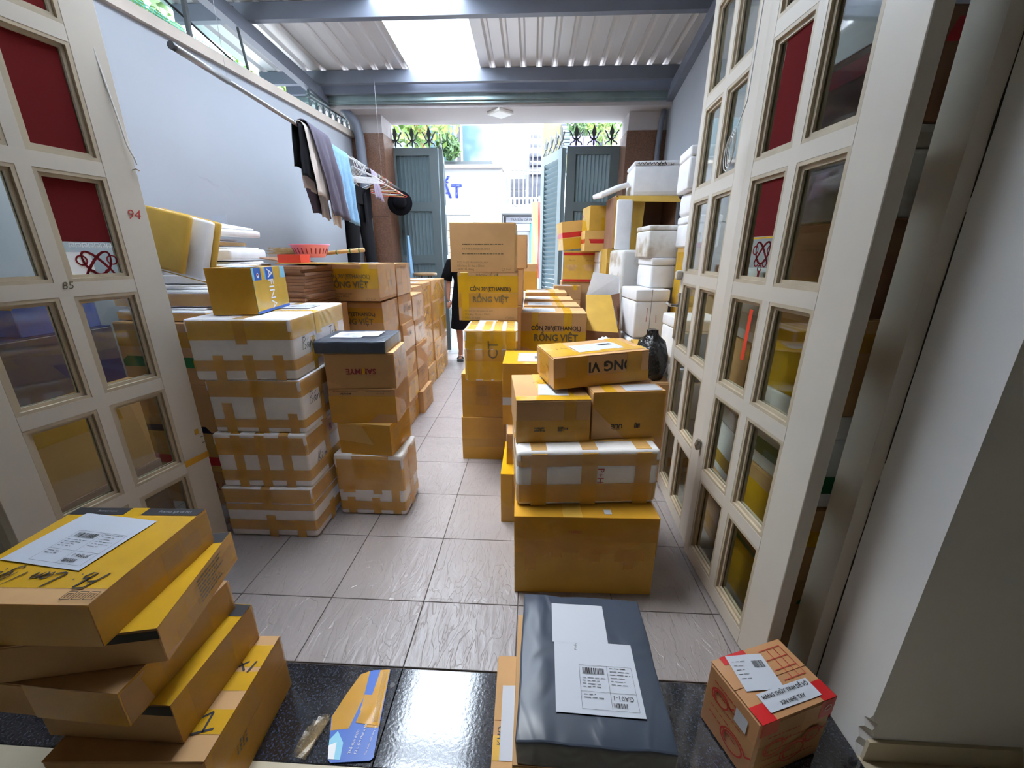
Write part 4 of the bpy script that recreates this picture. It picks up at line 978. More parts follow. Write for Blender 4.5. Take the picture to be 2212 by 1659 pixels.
# ---------------------------------------------------------------- foreground right stack
v5 = ship_box('large amber carton on the floor behind the big grey parcel', (-.056, 1.402), 0, .590, .44, .388, 1.5, body='yellow')
h = .388; v5.patch('F', 0, h*.55, .59, h, 'tape'); v5.patch('F', 0, h*.75, .59, h, 'tape'); v5.strap('x', .0, .2, h*.7, .2); v5.strap('x', .28, .59, h*.7, .2)
for a, q in ((.045, .30), (.1, .5), (.155, .48), (.27, .46), (.315, .42), (.42, .44), (.46, .34), (.50, .44)): v5.patch('F', a, h*q, a + .045, h*.6, 'tape', jag=.01)
v5.text('F', 'HÀNG', .25, h*.82, .018, 0, 'ink_red'); v5.patch('R', 0, h*.5, .44, h, 'tape'); v5.patch('T', .37, .02, .40, .05, 'paper', 'paper_scrap')
v4 = foam('wide foam box strapped in a grid of amber tape in the foreground stack', (-.052, 1.468), .3885, .597, .42, .258, 5, cr=.022)
h = .258; w = .597; v4.hband(h*.08, h*.40); v4.hband(h*.72, h*.94)
for a in (.10, .45, .83): v4.strap('x', w*a, w*(a + .11), h*.02, h*.1)
v4.strap('y', .15, .21, 0, 0); v4.strap('y', .3, .36, 0, 0); v4.text('F', 'P+H', w*.585, h*.55, .04, -90, 'ink_red'); v4.patch('T', 0, .08, w, .42, 'tape')
v2 = ship_box('left brown carton on the wide foam box, label and scribble on top', (-.058, 1.548), .6468, .312, .37, .19, 6)
v2.patch('T', .0, .0, .312, .05, 'tape_y'); v2.patch('T', .1, .04, .25, .37, 'tape_y'); v2.label('T', .17, .13, .13, .15, -6, None, 'small'); v2.scrawl('T', [[(-.03, 0), (-.01, .02), (.01, -.02), (.03, .015)], [(.03, .01), (.045, -.02)]], .12, .23, 0, .0035); v2.patch('F', 0, 0, .312, .10, 'tape'); v2.lines('F', .1, .05, .05, 2, .012, .008); v2.lines('F', .2, .05, .05, 2, .012, .008); v2.patch('F', .2, .0, .25, .19, 'tape'); v2.text('F', 'DỄ VỠ', .2, .06, .014); v2.text('F', 'KHÔ', .1, .06, .014)
v3 = ship_box('right brown carton on the wide foam box, nearest the glass door', (.262, 1.597), .6468, .313, .30, .214, 8)
v3.patch('F', 0, 0, .313, .214, 'tape'); v3.text('F', 'ULIE', .11, .06, .026, 180, 'ink', 0, .001); v3.text('F', 'hàng hải', .11, .045, .01, 180); v3.text('F', 'IIIJ', .2, .06, .026, 180, 'ink', 0, .001); v3.label('T', .22, .05, .16, .08, 0, None, 'plain'); v3.patch('T', .05, 0, .1, .3, 'tape_y')
v1 = ship_box('topmost foreground carton with upside-down shop lettering and white label', (.100, 1.645), .8612, .436, .27, .137, 14.5)
v1.text('F', 'RỒNG VIỆT', .24, .085, .062, 180, 'ink', 0, .002); v1.patch('F', .05, .02, .15, .137, 'tape'); v1.patch('F', .33, .02, .40, .137, 'tape'); v1.label('T', .24, .13, .22, .13, 3, None, 'small'); v1.patch('T', 0, .02, .12, .27, 'tape_y'); v1.patch('T', .0, .03, .436, .08, 'tape_y'); v1.patch('T', .34, .08, .40, .27, 'tape_y'); v1.scrawl('T', [[(-.03, .01), (-.03, -.015)], [(-.005, .015), (0, -.01), (.015, .005), (.02, -.012)]], .09, .15, 0, .003); v1.patch('L', 0, 0, .27, .137, 'tape_c'); v1.patch('L', .05, 0, .2, .137, 'tape'); v1.patch('F', 0, 0, .436, .05, 'tape')
v1.root.rotation_euler = (0, R(-2.6), R(14.5)); v1.root.location.z = .8640

# ---------------------------------------------------------------- pile along the right wall
GR = 'foam boxes and cartons piled along the right wall'
def fbox(label, P, z, w, d, h, ang=0, **k): return foam(label, P, z, w, d, h, ang, group=GR, **k)
def cbox(label, P, z, w, d, h, ang=0, **k): return ship_box(label, P, z, w, d, h, ang, group=GR, **k)
# column nearest the far door leaf
x = fbox('white foam box on the floor behind the far door leaf', (.90, 2.46), 0, .30, .36, .39, 0); x.hband(.05, .12, 'tape')
x = fbox('white foam box second up behind the far door leaf, beside the striped carton', (.895, 2.46), .391, .30, .36, .34, 0, body='foam'); x.lines('L', .2, .2, .1, 2, .02, .008, 'ink_red')
x = fbox('white foam box third up behind the far door leaf, below door handle height', (.90, 2.47), .732, .29, .34, .30, 2)
# striped carton
sb = cbox('yellow carton with a red and blue diagonal stripe beside the far door leaf', (.70, 2.60), .49, .17, .36, .325, -4, body='yellow'); sb.patch('F', 0, 0, .17, .325, 'tape_y')
o = MB().add([(-.02, -.182, .22), (.085, -.182, .13), (.085, -.182, .19), (-.02, -.182, .28)], [(0, 1, 2, 3)]).obj('red_stripe', 'tape_r', sb.root); o = MB().add([(-.02, -.1822, .16), (.085, -.1822, .07), (.085, -.1822, .13), (-.02, -.1822, .22)], [(0, 1, 2, 3)]).obj('blue_stripe', 'blue', sb.root)
cbox('brown carton on the floor under the striped yellow carton', (.66, 2.60), 0, .22, .40, .4895, 0)
# second column
cbox('low brown carton on the floor under the wrapped foam box', (.705, 3.00), 0, .275, .38, .40, 0)
fbox('foam box wrapped in plastic film above the low brown carton', (.72, 3.01), .4005, .26, .36, .40, 0)
m_ = fbox('clean white foam box with red scribbles, level with the open carton', (.745, 3.00), .815, .25, .36, .35, 5); m_.scrawl('F', [[(0, .05), (.003, .0), (0, -.05)], [(.07, .0), (.075, -.06)]], .09, .17, 0, .004, 'ink_red'); m_.patch('F', .115, 0, .12, .35, 'paper_g', 'seam')
k_ = fbox('small white foam box stacked on the clean one with red scribbles', (.865, 3.12), 1.1655, .19, .32, .215, 4)
j_ = fbox('dirty white foam box with overhanging lid under the open yellow carton', (.83, 3.14), 1.381, .25, .34, .225, 2, body='foam_d', lid=.15)
l_ = cbox('tall yellow-taped carton squeezed behind the far door leaf', (1.03, 2.86), .70, .16, .24, .75, 0, body='card2'); l_.hband(.3, .72, 'tape_y'); l_.patch('F', 0, .5, .16, .6, 'paper', 'white_print'); l_.strap('x', .02, .1, 0, 0, 'tape'); l_.text('F', '///', .08, .33, .05, 0, 'ink')
fbox('white foam box on the floor under the tall yellow-taped carton', (.99, 2.84), 0, .24, .30, .699, 0, cr=.02)
p_ = fbox('white foam box with a torn red label above the yellow-taped carton', (1.025, 2.86), 1.4515, .19, .30, .20, 0); p_.patch('F', .0, 0, .12, .03, 'tape_r', 'torn_label'); p_.patch('F', .03, .03, .06, .09, 'tape')
o_ = fbox('white plastic tub lying on its side near the top beside the door', (1.02, 2.87), 1.652, .17, .28, .15, 0, lid=0, cr=.03)
n_ = fbox('white foam box at the top of the pile nearest the door', (.965, 2.88), 1.8025, .235, .30, .25, -6)
# dirty tall box and neighbours
cbox('crushed carton on the floor under the dirty tall foam box', (.62, 3.62), 0, .50, .42, .46, 0)
cbox('brown carton above the crushed one under the dirty tall foam box', (.66, 3.62), .4605, .44, .40, .45, 0)
i_ = fbox('dirty upright foam box with brown stains at the middle of the pile', (.755, 3.62), .911, .29, .36, .53, 8, body='foam_d', cr=.03, lid=0); i_.label('F', .05, .18, .055, .07, 0, None, 'plain'); i_.patch('F', .2, 0, .205, .53, 'paper_g', 'seam')
c_ = thing('open_carton', 'large yellow-taped carton lying on its side with open dark mouth', 'box', (1.01, 4.25, 1.455), R(3), GR)
cw, cd, ch = .56, .38, .455
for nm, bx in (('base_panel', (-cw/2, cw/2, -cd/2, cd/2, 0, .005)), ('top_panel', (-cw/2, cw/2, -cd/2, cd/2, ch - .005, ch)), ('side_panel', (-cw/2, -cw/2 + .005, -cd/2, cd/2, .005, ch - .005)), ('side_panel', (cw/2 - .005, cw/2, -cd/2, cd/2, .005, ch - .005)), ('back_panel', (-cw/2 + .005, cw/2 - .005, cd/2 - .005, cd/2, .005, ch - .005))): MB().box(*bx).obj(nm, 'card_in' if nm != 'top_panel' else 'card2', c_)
MB().add([(-cw/2, -cd/2, .01), (-cw/2 + .24, -cd/2 - .05, -.02), (-cw/2 + .26, -cd/2 - .03, ch - .06), (-cw/2, -cd/2, ch - .01), (-cw/2, -cd/2 + .004, .01), (-cw/2 + .24, -cd/2 - .046, -.02), (-cw/2 + .26, -cd/2 - .026, ch - .06), (-cw/2, -cd/2 + .004, ch - .01)], [(0, 1, 2, 3), (7, 6, 5, 4), (0, 4, 5, 1), (1, 5, 6, 2), (2, 6, 7, 3), (3, 7, 4, 0)]).obj('flap', 'yellow', c_)
MB().add([(-cw/2 + .02, -cd/2, ch), (cw/2, -cd/2, ch), (cw/2, -cd/2 - .10, ch - .06), (-cw/2 + .02, -cd/2 - .09, ch - .055), (-cw/2 + .02, -cd/2, ch - .004), (cw/2, -cd/2, ch - .004), (cw/2, -cd/2 - .10, ch - .064), (-cw/2 + .02, -cd/2 - .09, ch - .059)], [(0, 1, 2, 3), (7, 6, 5, 4), (0, 4, 5, 1), (1, 5, 6, 2), (2, 6, 7, 3), (3, 7, 4, 0)]).obj('flap', 'yellow', c_)
a_ = fbox('large upturned white foam box crowning the right pile, marker writing along its rim', (.895, 4.12), 1.911, .47, .40, .295, -3, lid=.13, cr=.02); a_.scrawl('F', [[(-.14 + .012 * k, .012 * math.sin(k * 2.3)) for k in range(22)]], .17, .27, 0, .007); a_.text('F', 'M ... 2003', .28, .262, .035, 180, 'ink', .2); a_.patch('F', .02, .0, .45, .04, 'tape_c')
bm_o = bm_obj('foam_board', bevel_box(-.14, .14, -.16, .16, -.022, .022, .014, 3), 'foam', None, True); bm_o.location = (.735, 4.34, 1.985); bm_o.rotation_euler = (R(4), R(-22), R(6)); tag(bm_o, 'loose white foam lid jutting out left of the crowning foam box', 'foam lid', GR)
bm_o = bm_obj('foam_board', bevel_box(-.07, .07, -.02, .02, 0, .42, .014, 3), 'foam', None, True); bm_o.location = (.80, 3.90, 1.4425); bm_o.rotation_euler = (R(-3), 0, R(3)); tag(bm_o, 'white foam lid standing upright in front of the open yellow carton', 'foam lid', GR)
MB_f = cbox('yellow-sided carton under the large open carton', (.70, 4.06), .985, .60, .38, .4695, 0, body='yellow'); MB_f.patch('F', 0, 0, .6, .47, 'tape')
cbox('plain carton second from floor under the large open carton', (.71, 4.06), .49, .58, .38, .494, 0); cbox('plain carton on the floor under the large open carton', (.71, 4.06), 0, .58, .38, .489, 0)
# left part of the pile
def stripe(b, z0, z1): b.hband(z0, z1, 'tape_r')
f_ = cbox('small yellow carton with red band under the other banded one', (.53, 4.47), 1.432, .36, .34, .205, 0, body='card2'); stripe(f_, .08, .12)
e_ = cbox('small yellow carton with red band, upper of the two', (.57, 4.47), 1.638, .28, .34, .235, 6, body='yellow'); stripe(e_, .14, .165); e_.hband(.0, .12, 'tape_y')
for k, zz in ((0, 0), (1, .478), (2, .956)): fbox('grey-white foam box column behind the banded cartons, %s' % LAY[k], (.69, 4.47), zz, .20, .34, .475, 0)
hq = cbox('carton with two faint orange animal prints and red bands', (.345, 4.86), 1.095, .43, .36, .345, -2, body='yellow'); stripe(hq, .295, .325); stripe(hq, .005, .03); hq.patch('L', 0, 0, .36, .345, 'paper', 'white_side')
for uu in (.1, .29):
    mb = MB(); mb.prism([(.06 * math.cos(t / 16 * 6.28) * (1 + .3 * math.sin(3 * t / 16 * 6.28)), .045 * math.sin(t / 16 * 6.28) * (1 + .25 * math.cos(2 * t / 16 * 6.28))) for t in range(16)], 0, .0004)
    hq.part('orange_print', mb.mesh('orange_print', 'bamboo'), 'F', uu, .16)
    hq.text('F', 'Gấu con', uu, .24, .02, 0, 'ink_soft')
gq = cbox('tilted tan carton with red band on top of the animal-print carton', (.34, 4.86), 1.452, .40, .35, .30, 6, body='card2'); stripe(gq, .13, .185); gq.hband(0, .12, 'tape_y'); gq.root.rotation_euler = (0, R(-6), R(6)); gq.root.location.z = 1.465
cbox('carton under the animal-print carton, second from floor', (.34, 4.87), .50, .43, .36, .5945, 0); cbox('carton on the floor under the animal-print carton', (.34, 4.87), 0, .43, .36, .4995, 0)
# open flattened carton with lifted flaps
oc = thing('open_carton', 'half-open yellow-taped carton with bent flaps beside the ethanol row', 'box', (.552, 3.17, 0), R(-3))
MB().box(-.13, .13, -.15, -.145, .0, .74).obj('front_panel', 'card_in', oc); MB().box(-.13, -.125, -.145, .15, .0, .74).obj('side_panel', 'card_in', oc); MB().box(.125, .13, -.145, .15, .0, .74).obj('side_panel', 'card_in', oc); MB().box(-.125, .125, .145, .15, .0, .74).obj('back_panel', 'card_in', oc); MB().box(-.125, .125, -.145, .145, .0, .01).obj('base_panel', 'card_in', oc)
fl2 = MB().add([(-.135, -.145, .86), (.10, -.150, .85), (.06, .11, 1.10), (-.135, .11, 1.10), (-.135, -.140, .855), (.10, -.145, .845), (.06, .114, 1.095), (-.135, .114, 1.095)], [(0, 1, 2, 3), (7, 6, 5, 4), (0, 4, 5, 1), (1, 5, 6, 2), (2, 6, 7, 3), (3, 7, 4, 0)]).obj('flap', 'yellow', oc)
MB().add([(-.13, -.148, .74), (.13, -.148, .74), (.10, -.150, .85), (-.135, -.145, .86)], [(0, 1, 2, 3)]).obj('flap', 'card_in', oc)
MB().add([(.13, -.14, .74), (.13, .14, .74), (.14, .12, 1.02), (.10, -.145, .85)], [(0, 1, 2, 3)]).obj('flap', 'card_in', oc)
MB().add([(-.12, .15, .74), (.13, .15, .74), (.14, .16, 1.06), (.13, .2, 1.24), (-.08, .2, 1.27), (-.13, .16, 1.08)], [(0, 1, 2, 3, 4, 5)]).obj('flap', 'foam', oc)
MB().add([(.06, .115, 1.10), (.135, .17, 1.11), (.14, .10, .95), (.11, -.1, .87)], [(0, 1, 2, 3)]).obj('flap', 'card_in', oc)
# bags
bb = MB().lathe([(0, 0), (.08, .0), (.105, .06), (.10, .15), (.07, .23), (.03, .27), (.035, .30), (0, .30)], 14).obj('bin_bag', 'black_bag', None, True)
for v in bb.data.vertices: v.co += Vector((.012 * math.sin(40 * v.co.z + 9 * v.co.x * 20), .012 * math.cos(33 * v.co.y + 30 * v.co.z), 0))
bb.location = (.735, 2.465, .675); tag(bb, 'small black plastic bag on the cartons left of the striped carton', 'bag')
cbox('brown carton under the small black plastic bag', (.60, 2.34), 0, .24, .235, .674, 0)
wbag = MB().grid(10, 8, lambda a, b: (.20 * (a - .5), .14 * (b - .5), .05 * math.cos(3 * (a - .5)) * math.cos(3 * (b - .5)) + .012 * math.sin(17 * a + 11 * b) + .05)).obj('plastic_sheet', 'paper', None, True); wbag.location = (.47, 2.56, .80); tag(wbag, 'crumpled white plastic sheet behind the topmost foreground carton', 'plastic sheet')
cbox('brown carton under the crumpled white plastic sheet', (.36, 2.42), 0, .22, .30, .845, 0)

# boxes stacked behind the right glass doors, seen through the panes
BX = [('amber-taped carton on the floor behind the near right glass door', 0, .30, 'card', 'tape_g', .2), ('amber carton with yellow tape behind the near right glass door, second up', .301, .30, 'card', 'tape_y', .15), ('white foam box with green tape behind the near right glass door', .602, .33, 'foam', 'tape_g', .06), ('open brown carton behind the near right glass door at eye height', .933, .30, 'card', 'tape', .2)]
for lab, z, h, kd, tm, tz in BX:
    b = Box('carton' if kd == 'card' else 'foam_box', lab, (.925, 1.20), z, .19, .42, h, 3, kd, group='boxes stacked behind the right glass doors'); b.hband(tz, tz + .06, tm); b.patch('L', 0, 0, .42, h, 'tape_c')
    if kd == 'card': b.patch('L', .05, 0, .35, h*.8, 'tape_y')
BX = [('amber-taped carton on the floor behind the far right glass door', 0, .36, 'card', 'tape'), ('white foam box behind the far right glass door, second up', .361, .34, 'foam', 'tape_y'), ('brown carton behind the far right glass door, third up', .702, .34, 'card', 'tape'), ('white foam box at the top behind the far right glass door', 1.043, .30, 'foam', 'tape_c')]
for lab, z, h, kd, tm in BX:
    b = Box('carton' if kd == 'card' else 'foam_box', lab, (.935, 1.74), z, .20, .55, h, -5, kd, group='boxes stacked behind the right glass doors'); b.hband(.05, .12, tm); b.patch('L', .1, 0, .4, h, 'tape_c')

for lab, z, h, kd, tm in (('dim brown carton high behind the near right glass door', 1.2335, .27, 'card', 'tape_c'), ('small grey-white foam box high behind the near right glass door', 1.504, .22, 'foam', 'tape_c'), ('dark carton with red tape at the top behind the near right glass door', 1.7245, .24, 'card', 'tape_r')):
    b = Box('carton' if kd == 'card' else 'foam_box', lab, (.93, 1.21), z, .185, .40, h, 3, kd, group='boxes stacked behind the right glass doors', body='card_in' if kd == 'card' else 'foam_d'); b.hband(h * .7, h * .9, tm)
for lab, P, z, w, dd, h, bd, tm in (('olive-brown carton on the floor seen through the left glass door', (-2.36, 1.22), 0, .50, .52, .44, 'card_in', 'tape_c'), ('taped brown carton second up, seen through the left glass door', (-2.35, 1.23), .4405, .48, .50, .42, 'card', 'tape'), ('dark blue carton seen through the left glass door at handle height', (-2.33, 1.24), .861, .44, .48, .24, 'navy', 'tape_c'), ('pale blue printed carton on the dark blue one behind the left glass door', (-2.30, 1.42), 1.1015, .40, .28, .17, 'blue', 'tape_y')):
    b = Box('carton', lab, P, z, w, dd, h, -4, 'card', group='cartons seen through the left glass door', body=bd); b.hband(h * .6, h * .75, tm); b.patch('R', 0, 0, dd, h, 'tape_c')
ob = MB().lathe([(0, 0), (.035, 0), (.038, .02), (.036, .11), (.014, .15), (.014, .18), (0, .18)], 16).obj('bottle', 'orange', None, True); ob.location = (-1.96, 1.33, 1.102); tag(ob, 'orange-red plastic bottle on the dark blue carton behind the left door', 'bottle')
# ---------------------------------------------------------------- stack behind the left door: banded cartons and foam lids
GQ = 'cartons behind the left glass door'
QZ = [0, .22, .46, .74]
QH = [.218, .238, .278, .325]
for k in range(4):
    b = ship_box(('carton on the floor with maroon print, behind the left glass door', 'yellow carton with red tape behind the left glass door', 'brown carton with dark blue tape behind the left glass door', 'brown carton with green tape behind the left glass door')[k], (-2.20 + .01 * k, 1.98), QZ[k], .50, .46, QH[k], -4, group=GQ, body='card2' if k == 1 else 'card')
    if k == 1: b.hband(.04, .09, 'tape_r')
    if k == 2: b.hband(.0, .035, 'tape_b')
    if k == 3: b.hband(.09, .15, 'tape_g'); b.hband(.2, .28, 'tape')
    if k == 0: b.text('F', 'THU', .38, .12, .07, 0, 'ink_maroon')
# second column against the wall and further back, under the lids
for k in range(4): ship_box(LAY[k] + ' carton in the column under the foam lids behind the foam boxes', (-2.12, 2.47), .271 * k, .55, .42, .27, -3, group='cartons under the foam lids')
ZL = 1.066
def lid(label, c, z, w, d, h, rot, m='foam', band=None):
    o = thing('foam_board', label, 'foam lid', (c[0], c[1], z), 0, 'loose foam lids piled behind the left door'); o.rotation_euler = tuple(R(a) for a in rot)
    bm_obj('lid_slab', bevel_box(-w/2, w/2, -d/2, d/2, 0, h, .012, 3), m, o, True)
    bm_obj('lid_plug', bevel_box(-w/2 + .025, w/2 - .025, -d/2 + .025, d/2 - .025, h, h + .012, .008, 2), 'foam', o, True)
    if band:
        mb = MB(); X, Y = w/2 + .001, d/2 + .001
        p = [(-X, -Y), (X, -Y), (X, Y), (-X, Y)]
        mb.add([(x, y, .004) for x, y in p] + [(x, y, h * .8) for x, y in p], [(i, (i + 1) % 4, 4 + (i + 1) % 4, 4 + i) for i in range(4)]); mb.obj('tape_band', band, o)
    return o
lid('amber-edged foam lid at the bottom of the lid pile', (-1.90, 2.20), ZL + .002, .50, .40, .055, (0, 0, -3), 'foam', 'tape')
lid('thick brown-taped foam lid second in the lid pile', (-1.91, 2.22), ZL + .0725, .50, .40, .085, (0, 0, 3), 'foam', 'tape')
lid('white foam lid third in the lid pile', (-1.90, 2.42), ZL + .173, .46, .36, .05, (0, 0, 5), 'foam')
lid('amber-edged thin lid jutting right in the lid pile', (-1.94, 2.45), ZL + .240, .50, .38, .04, (0, .4, 4), 'foam', 'tape')
lid('white rounded foam lid above the amber-edged thin one', (-1.95, 2.46), ZL + .298, .48, .38, .06, (0, -.4, 6), 'foam')
lid('small amber-edged foam lid high in the lid pile', (-1.97, 2.44), ZL + .376, .34, .30, .03, (0, 0, 2), 'foam', 'tape')
lid('white foam lid slanting down at the very top of the lid pile', (-1.98, 2.48), ZL + .466, .50, .34, .04, (0, 9, -4), 'foam')
pc = bm_obj('paper_card', bevel_box(-.05, .05, -.001, .001, 0, .10, 0), 'paper', None); pc.location = (-2.02, 2.70, ZL + .47); tag(pc, 'small white card standing behind the topmost foam lid', 'card')
# leaning yellow lid and white tray
o = thing('foam_board', 'large yellow foam lid leaning upright against the wall behind the left door', 'foam lid', (-1.875, 2.05, 1.345)); o.rotation_euler = (R(-12), R(12), R(-8))
bm_obj('lid_slab', bevel_box(-.19, .12, -.018, .018, -.02, .27, .014, 3), 'yellow', o, True)
o = thing('foam_tray', 'white foam tray with yellow tape rim leaning behind the yellow lid', 'foam tray', (-1.84, 2.10, 1.295)); o.rotation_euler = (R(-10), R(13), R(-6))
bm_obj('tray_slab', bevel_box(-.20, .135, -.012, .03, 0, .305, .014, 3), 'foam', o, True)
bm_obj('tray_rim', bevel_box(-.21, .145, .031, .058, -.01, .312, .01, 2), 'yellow', o, True)

# flattened cartons, basket, tray and broom
GF = 'stack of flattened cartons behind the drinks carton'
ship_box('carton under the stack of flattened boxes', (-1.53, 2.41), .56, .30, .255, .54, 0)
ship_box('floor carton under the stack of flattened boxes', (-1.53, 2.41), 0, .30, .255, .559, 0)
z = 1.1008
for k in range(13):
    o = MB().box(-.15, .09, -.20, .20, 0, .0165).obj('flat_carton', 'card_in'); o.location = (-1.41 + random.uniform(-.01, .01), 2.62 - .08 + random.uniform(-.01, .01), z); o.rotation_euler = (0, 0, R(random.uniform(-2, 2)))
    tag(o, ORD[12 - k] + ' from the top in the neat stack of flattened cartons beside the drinks carton', 'cardboard', GF); z += .0180
def sheetc(label, c, w, d, rot, m='card_in'):
    o = MB().box(-w/2, w/2, -d/2, d/2, 0, .006).obj('cardboard_sheet', m); o.location = c; o.rotation_euler = tuple(R(a) for a in rot); return tag(o, label, 'cardboard')
sheetc('loose cardboard sheet sloping up left under the pink basket', (-1.565, 2.70, 1.352), .28, .30, (0, 9, 3))
sheetc('loose cardboard sheet under the red tray, jutting right', (-1.355, 2.60, 1.343), .44, .20, (0, 0, -2), 'card2')
bk = thing('basket', 'round pink plastic basket on the cardboard sheets', 'basket', (-1.50, 2.80, 1.378))
MB().lathe([(0, 0), (.085, 0), (.118, .075), (.126, .08), (.126, .085), (.116, .083), (.082, .006), (0, .006)], 36).obj('bowl', 'pink', bk, True)
for k in range(24):
    a = 2 * math.pi * k / 24; MB().bar((.097 * math.cos(a), .097 * math.sin(a), .024), (.1115 * math.cos(a), .1115 * math.sin(a), .058), .006, .002, (math.cos(a), math.sin(a), 0)).obj('slot', 'ink_maroon', bk)
rt = thing('tray', 'orange-red plastic tray in front of the pink basket', 'tray', (-1.49, 2.57, 1.3505), R(-4))
for bx in ((-.075, .075, -.05, .05, 0, .004), (-.075, .075, -.05, -.046, .004, .048), (-.075, .075, .046, .05, .004, .048), (-.075, -.071, -.046, .046, .004, .048), (.071, .075, -.046, .046, .004, .048)): MB().box(*bx).obj('tray_panel', 'orange', rt)
kb = MB().box(-.02, .02, -.05, .05, 0, .05).obj('small_box', 'tape_c'); kb.location = (-1.592, 2.56, 1.3505); tag(kb, 'small crumpled clear package left of the red tray', 'package')
br = thing('broom', 'bamboo-handled straw broom lying across the flattened cartons', 'broom', (0, 0, 0))
MB().tube([(-1.55, 3.0, 1.40), (-1.40, 3.01, 1.415), (-1.22, 3.02, 1.43)], [.014, .013, .015], 10).obj('handle', 'bamboo', br, True)
for t in (.15, .4, .7, .9):
    p = Vector((-1.55, 3.0, 1.40)).lerp(Vector((-1.22, 3.02, 1.43)), t); MB().tube([p - Vector((.004, 0, 0)), p + Vector((.004, 0, .0005))], .0158, 10).obj('green_ring', 'tape_g', br)
mb = MB()
for k in range(140):
    a = random.uniform(-.5, .5); L = random.uniform(.22, .36); mb.tube([(-1.55, 3.0 + random.uniform(-.012, .012), 1.40 + random.uniform(-.01, .012)), (-1.55 - L * math.cos(a), 3.0 + L * math.sin(a) * .7, 1.41 + random.uniform(-.015, .035))], .0016, 3, False)
tag(mb.obj('bristles', 'straw', br), kind='stuff')
# ---------------------------------------------------------------- clothes rail
PX = -1.70
def pz(y): return 2.325 - (y - 2.20) * .046
pole = thing('clothes_rail', 'long aluminium clothes rail hung along the left wall', 'rail', (PX, 2.2, 2.325))
MB().tube([(0, 0, 0), (0, .36, pz(2.56) - 2.325)], .0165, 14).obj('thick_tube', 'alu', pole, True)
MB().tube([(0, .34, pz(2.54) - 2.325), (0, 3.38, pz(5.58) - 2.325)], .0125, 12).obj('thin_tube', 'alu', pole, True)
MB().tube([(0, -.012, .0006), (0, .006, 0)], .0185, 8).obj('end_cap', 'black_pl', pole)
for y in (.35, 2.72): MB().tube([(0, y, pz(2.2 + y) - 2.325 + .014), (.002, y, .5), (0, y + .01, rz(2.2 + y) - 2.325 + .02)], .0012, 4).obj('hanger_wire', 'alu', pole)

def drape(label, y0, y1, front, back, m, r=.016, folds=5, amp=.012, skew=0.0, name='garment', cat='clothes', flare=0.0, squeeze=1.0, group='laundry on the clothes rail'):
    """cloth folded over the rail; front side hangs to +x"""
    nu, nv = 26, 30; mb = MB(); dx = 0.0; ph = random.uniform(0, 6)
    def fn(a, b):
        y = y0 + (y1 - y0) * a
        s = b * (front + back) - front           # <0 front side, >0 back side
        z0 = pz(y) + r
        w = math.sin(a * folds * 6.283 + ph + .8 * math.sin(a * 4 + ph)) + .35 * math.sin(a * folds * 1.7 * 6.283 + b * 2)
        if s < -.02: side, dn = 1, -s - .02
        elif s > .02: side, dn = -1, s - .02
        else:
            t = s / .02; return (PX + dx - r * math.sin(t * 1.57), y, z0 - r + r * math.cos(t * 1.57))
        k = min(1, dn / .25); yc = (y0 + y1) / 2
        yy = yc + (y - yc) * (1 + flare * dn) * (1 - (1 - squeeze) * k) + skew * dn
        return (PX + dx + side * (r + .006 + amp * k * (1.2 + w) + .004 * k * math.sin(dn * 21 + a * 9)), yy, z0 - r - dn + .01 * k * math.sin(a * 5))
    S = [-front + (front - .02) * k / 14 for k in range(15)] + [-.02 + .04 * k / 8 for k in range(1, 8)] + [.02 + (back - .02) * k / 14 for k in range(15)]
    mb.grid(nu, len(S) - 1, lambda a, b: fn(a, (S[int(round(b * (len(S) - 1)))] + front) / (front + back)))
    o = mb.obj(name, m, None, True); tag(o, label, cat, group)
    s = o.modifiers.new('thick', 'SOLIDIFY'); s.thickness = .004; s.offset = 0
    return o
drape('black garment folded over the near end of the laundry on the rail', 3.20, 3.40, .36, .30, 'c_black', .016, 2.2, .004, -.12)
drape('crumpled off-white garment under the plum-grey trousers', 3.25, 3.42, .47, .42, 'c_white', .034, 2.6, .006, .15)
drape('plum-grey trousers draped long over the rail', 3.29, 3.60, .60, .58, 'c_purple', .056, 2.3, .011, .30)
drape('off-white cloth hanging lowest behind the trousers', 3.50, 3.63, .66, .6, 'c_white', .030, 2, .006, .03)
drape('light blue towel hung over the rail beside the plum-grey trousers', 3.64, 4.00, .60, .52, 'c_blue', .018, 3.4, .008, .12, 'towel', 'towel')
drape('lilac shirt bunched on the rail beyond the bundle of hangers', 4.52, 4.70, .28, .12, 'c_lilac', .018, 2.7, .012, .3, 'shirt', 'shirt')
# black trousers on a hanger
pt = thing('trousers', 'black trousers hanging from the rail below the bundled hangers', 'trousers', (PX - .10, 4.38, 0), 0, 'laundry on the clothes rail')
mb = MB()
def leg(mb, yc, w0, w1, z0, z1, lean):
    mb.grid(14, 14, lambda a, b: (.045 * (1 - .3 * b) * math.cos(6.283 * a) * (1 + .1 * math.sin(9 * a)), yc + lean * b + (w0 + (w1 - w0) * b) * math.sin(6.283 * a), z0 + (z1 - z0) * b + .004 * math.sin(20 * a + 9 * b)))
leg(mb, -.12, .17, .11, 1.92, 1.12, -.12); leg(mb, .14, .18, .12, 1.92, 1.12, .16)
mb.grid(24, 6, lambda a, b: (.05 * math.cos(6.283 * a), .01 + (.28 + .02 * b) * math.sin(6.283 * a), 2.04 - .16 * b))
mb.obj('trouser_cloth', 'c_black', pt, True)
MB().tube([(.08, 0, pz(4.38)), (.086, 0, pz(4.38) + .014), (.10, 0, pz(4.38) + .02), (.116, 0, pz(4.38) + .012), (.119, 0, pz(4.38) - .006), (.09, 0, 2.17), (.02, 0, 2.07), (0, -.2, 2.0), (0, .22, 2.0), (.02, 0, 2.07)], .0024, 5).obj('hanger_wire', 'white_wire', pt)
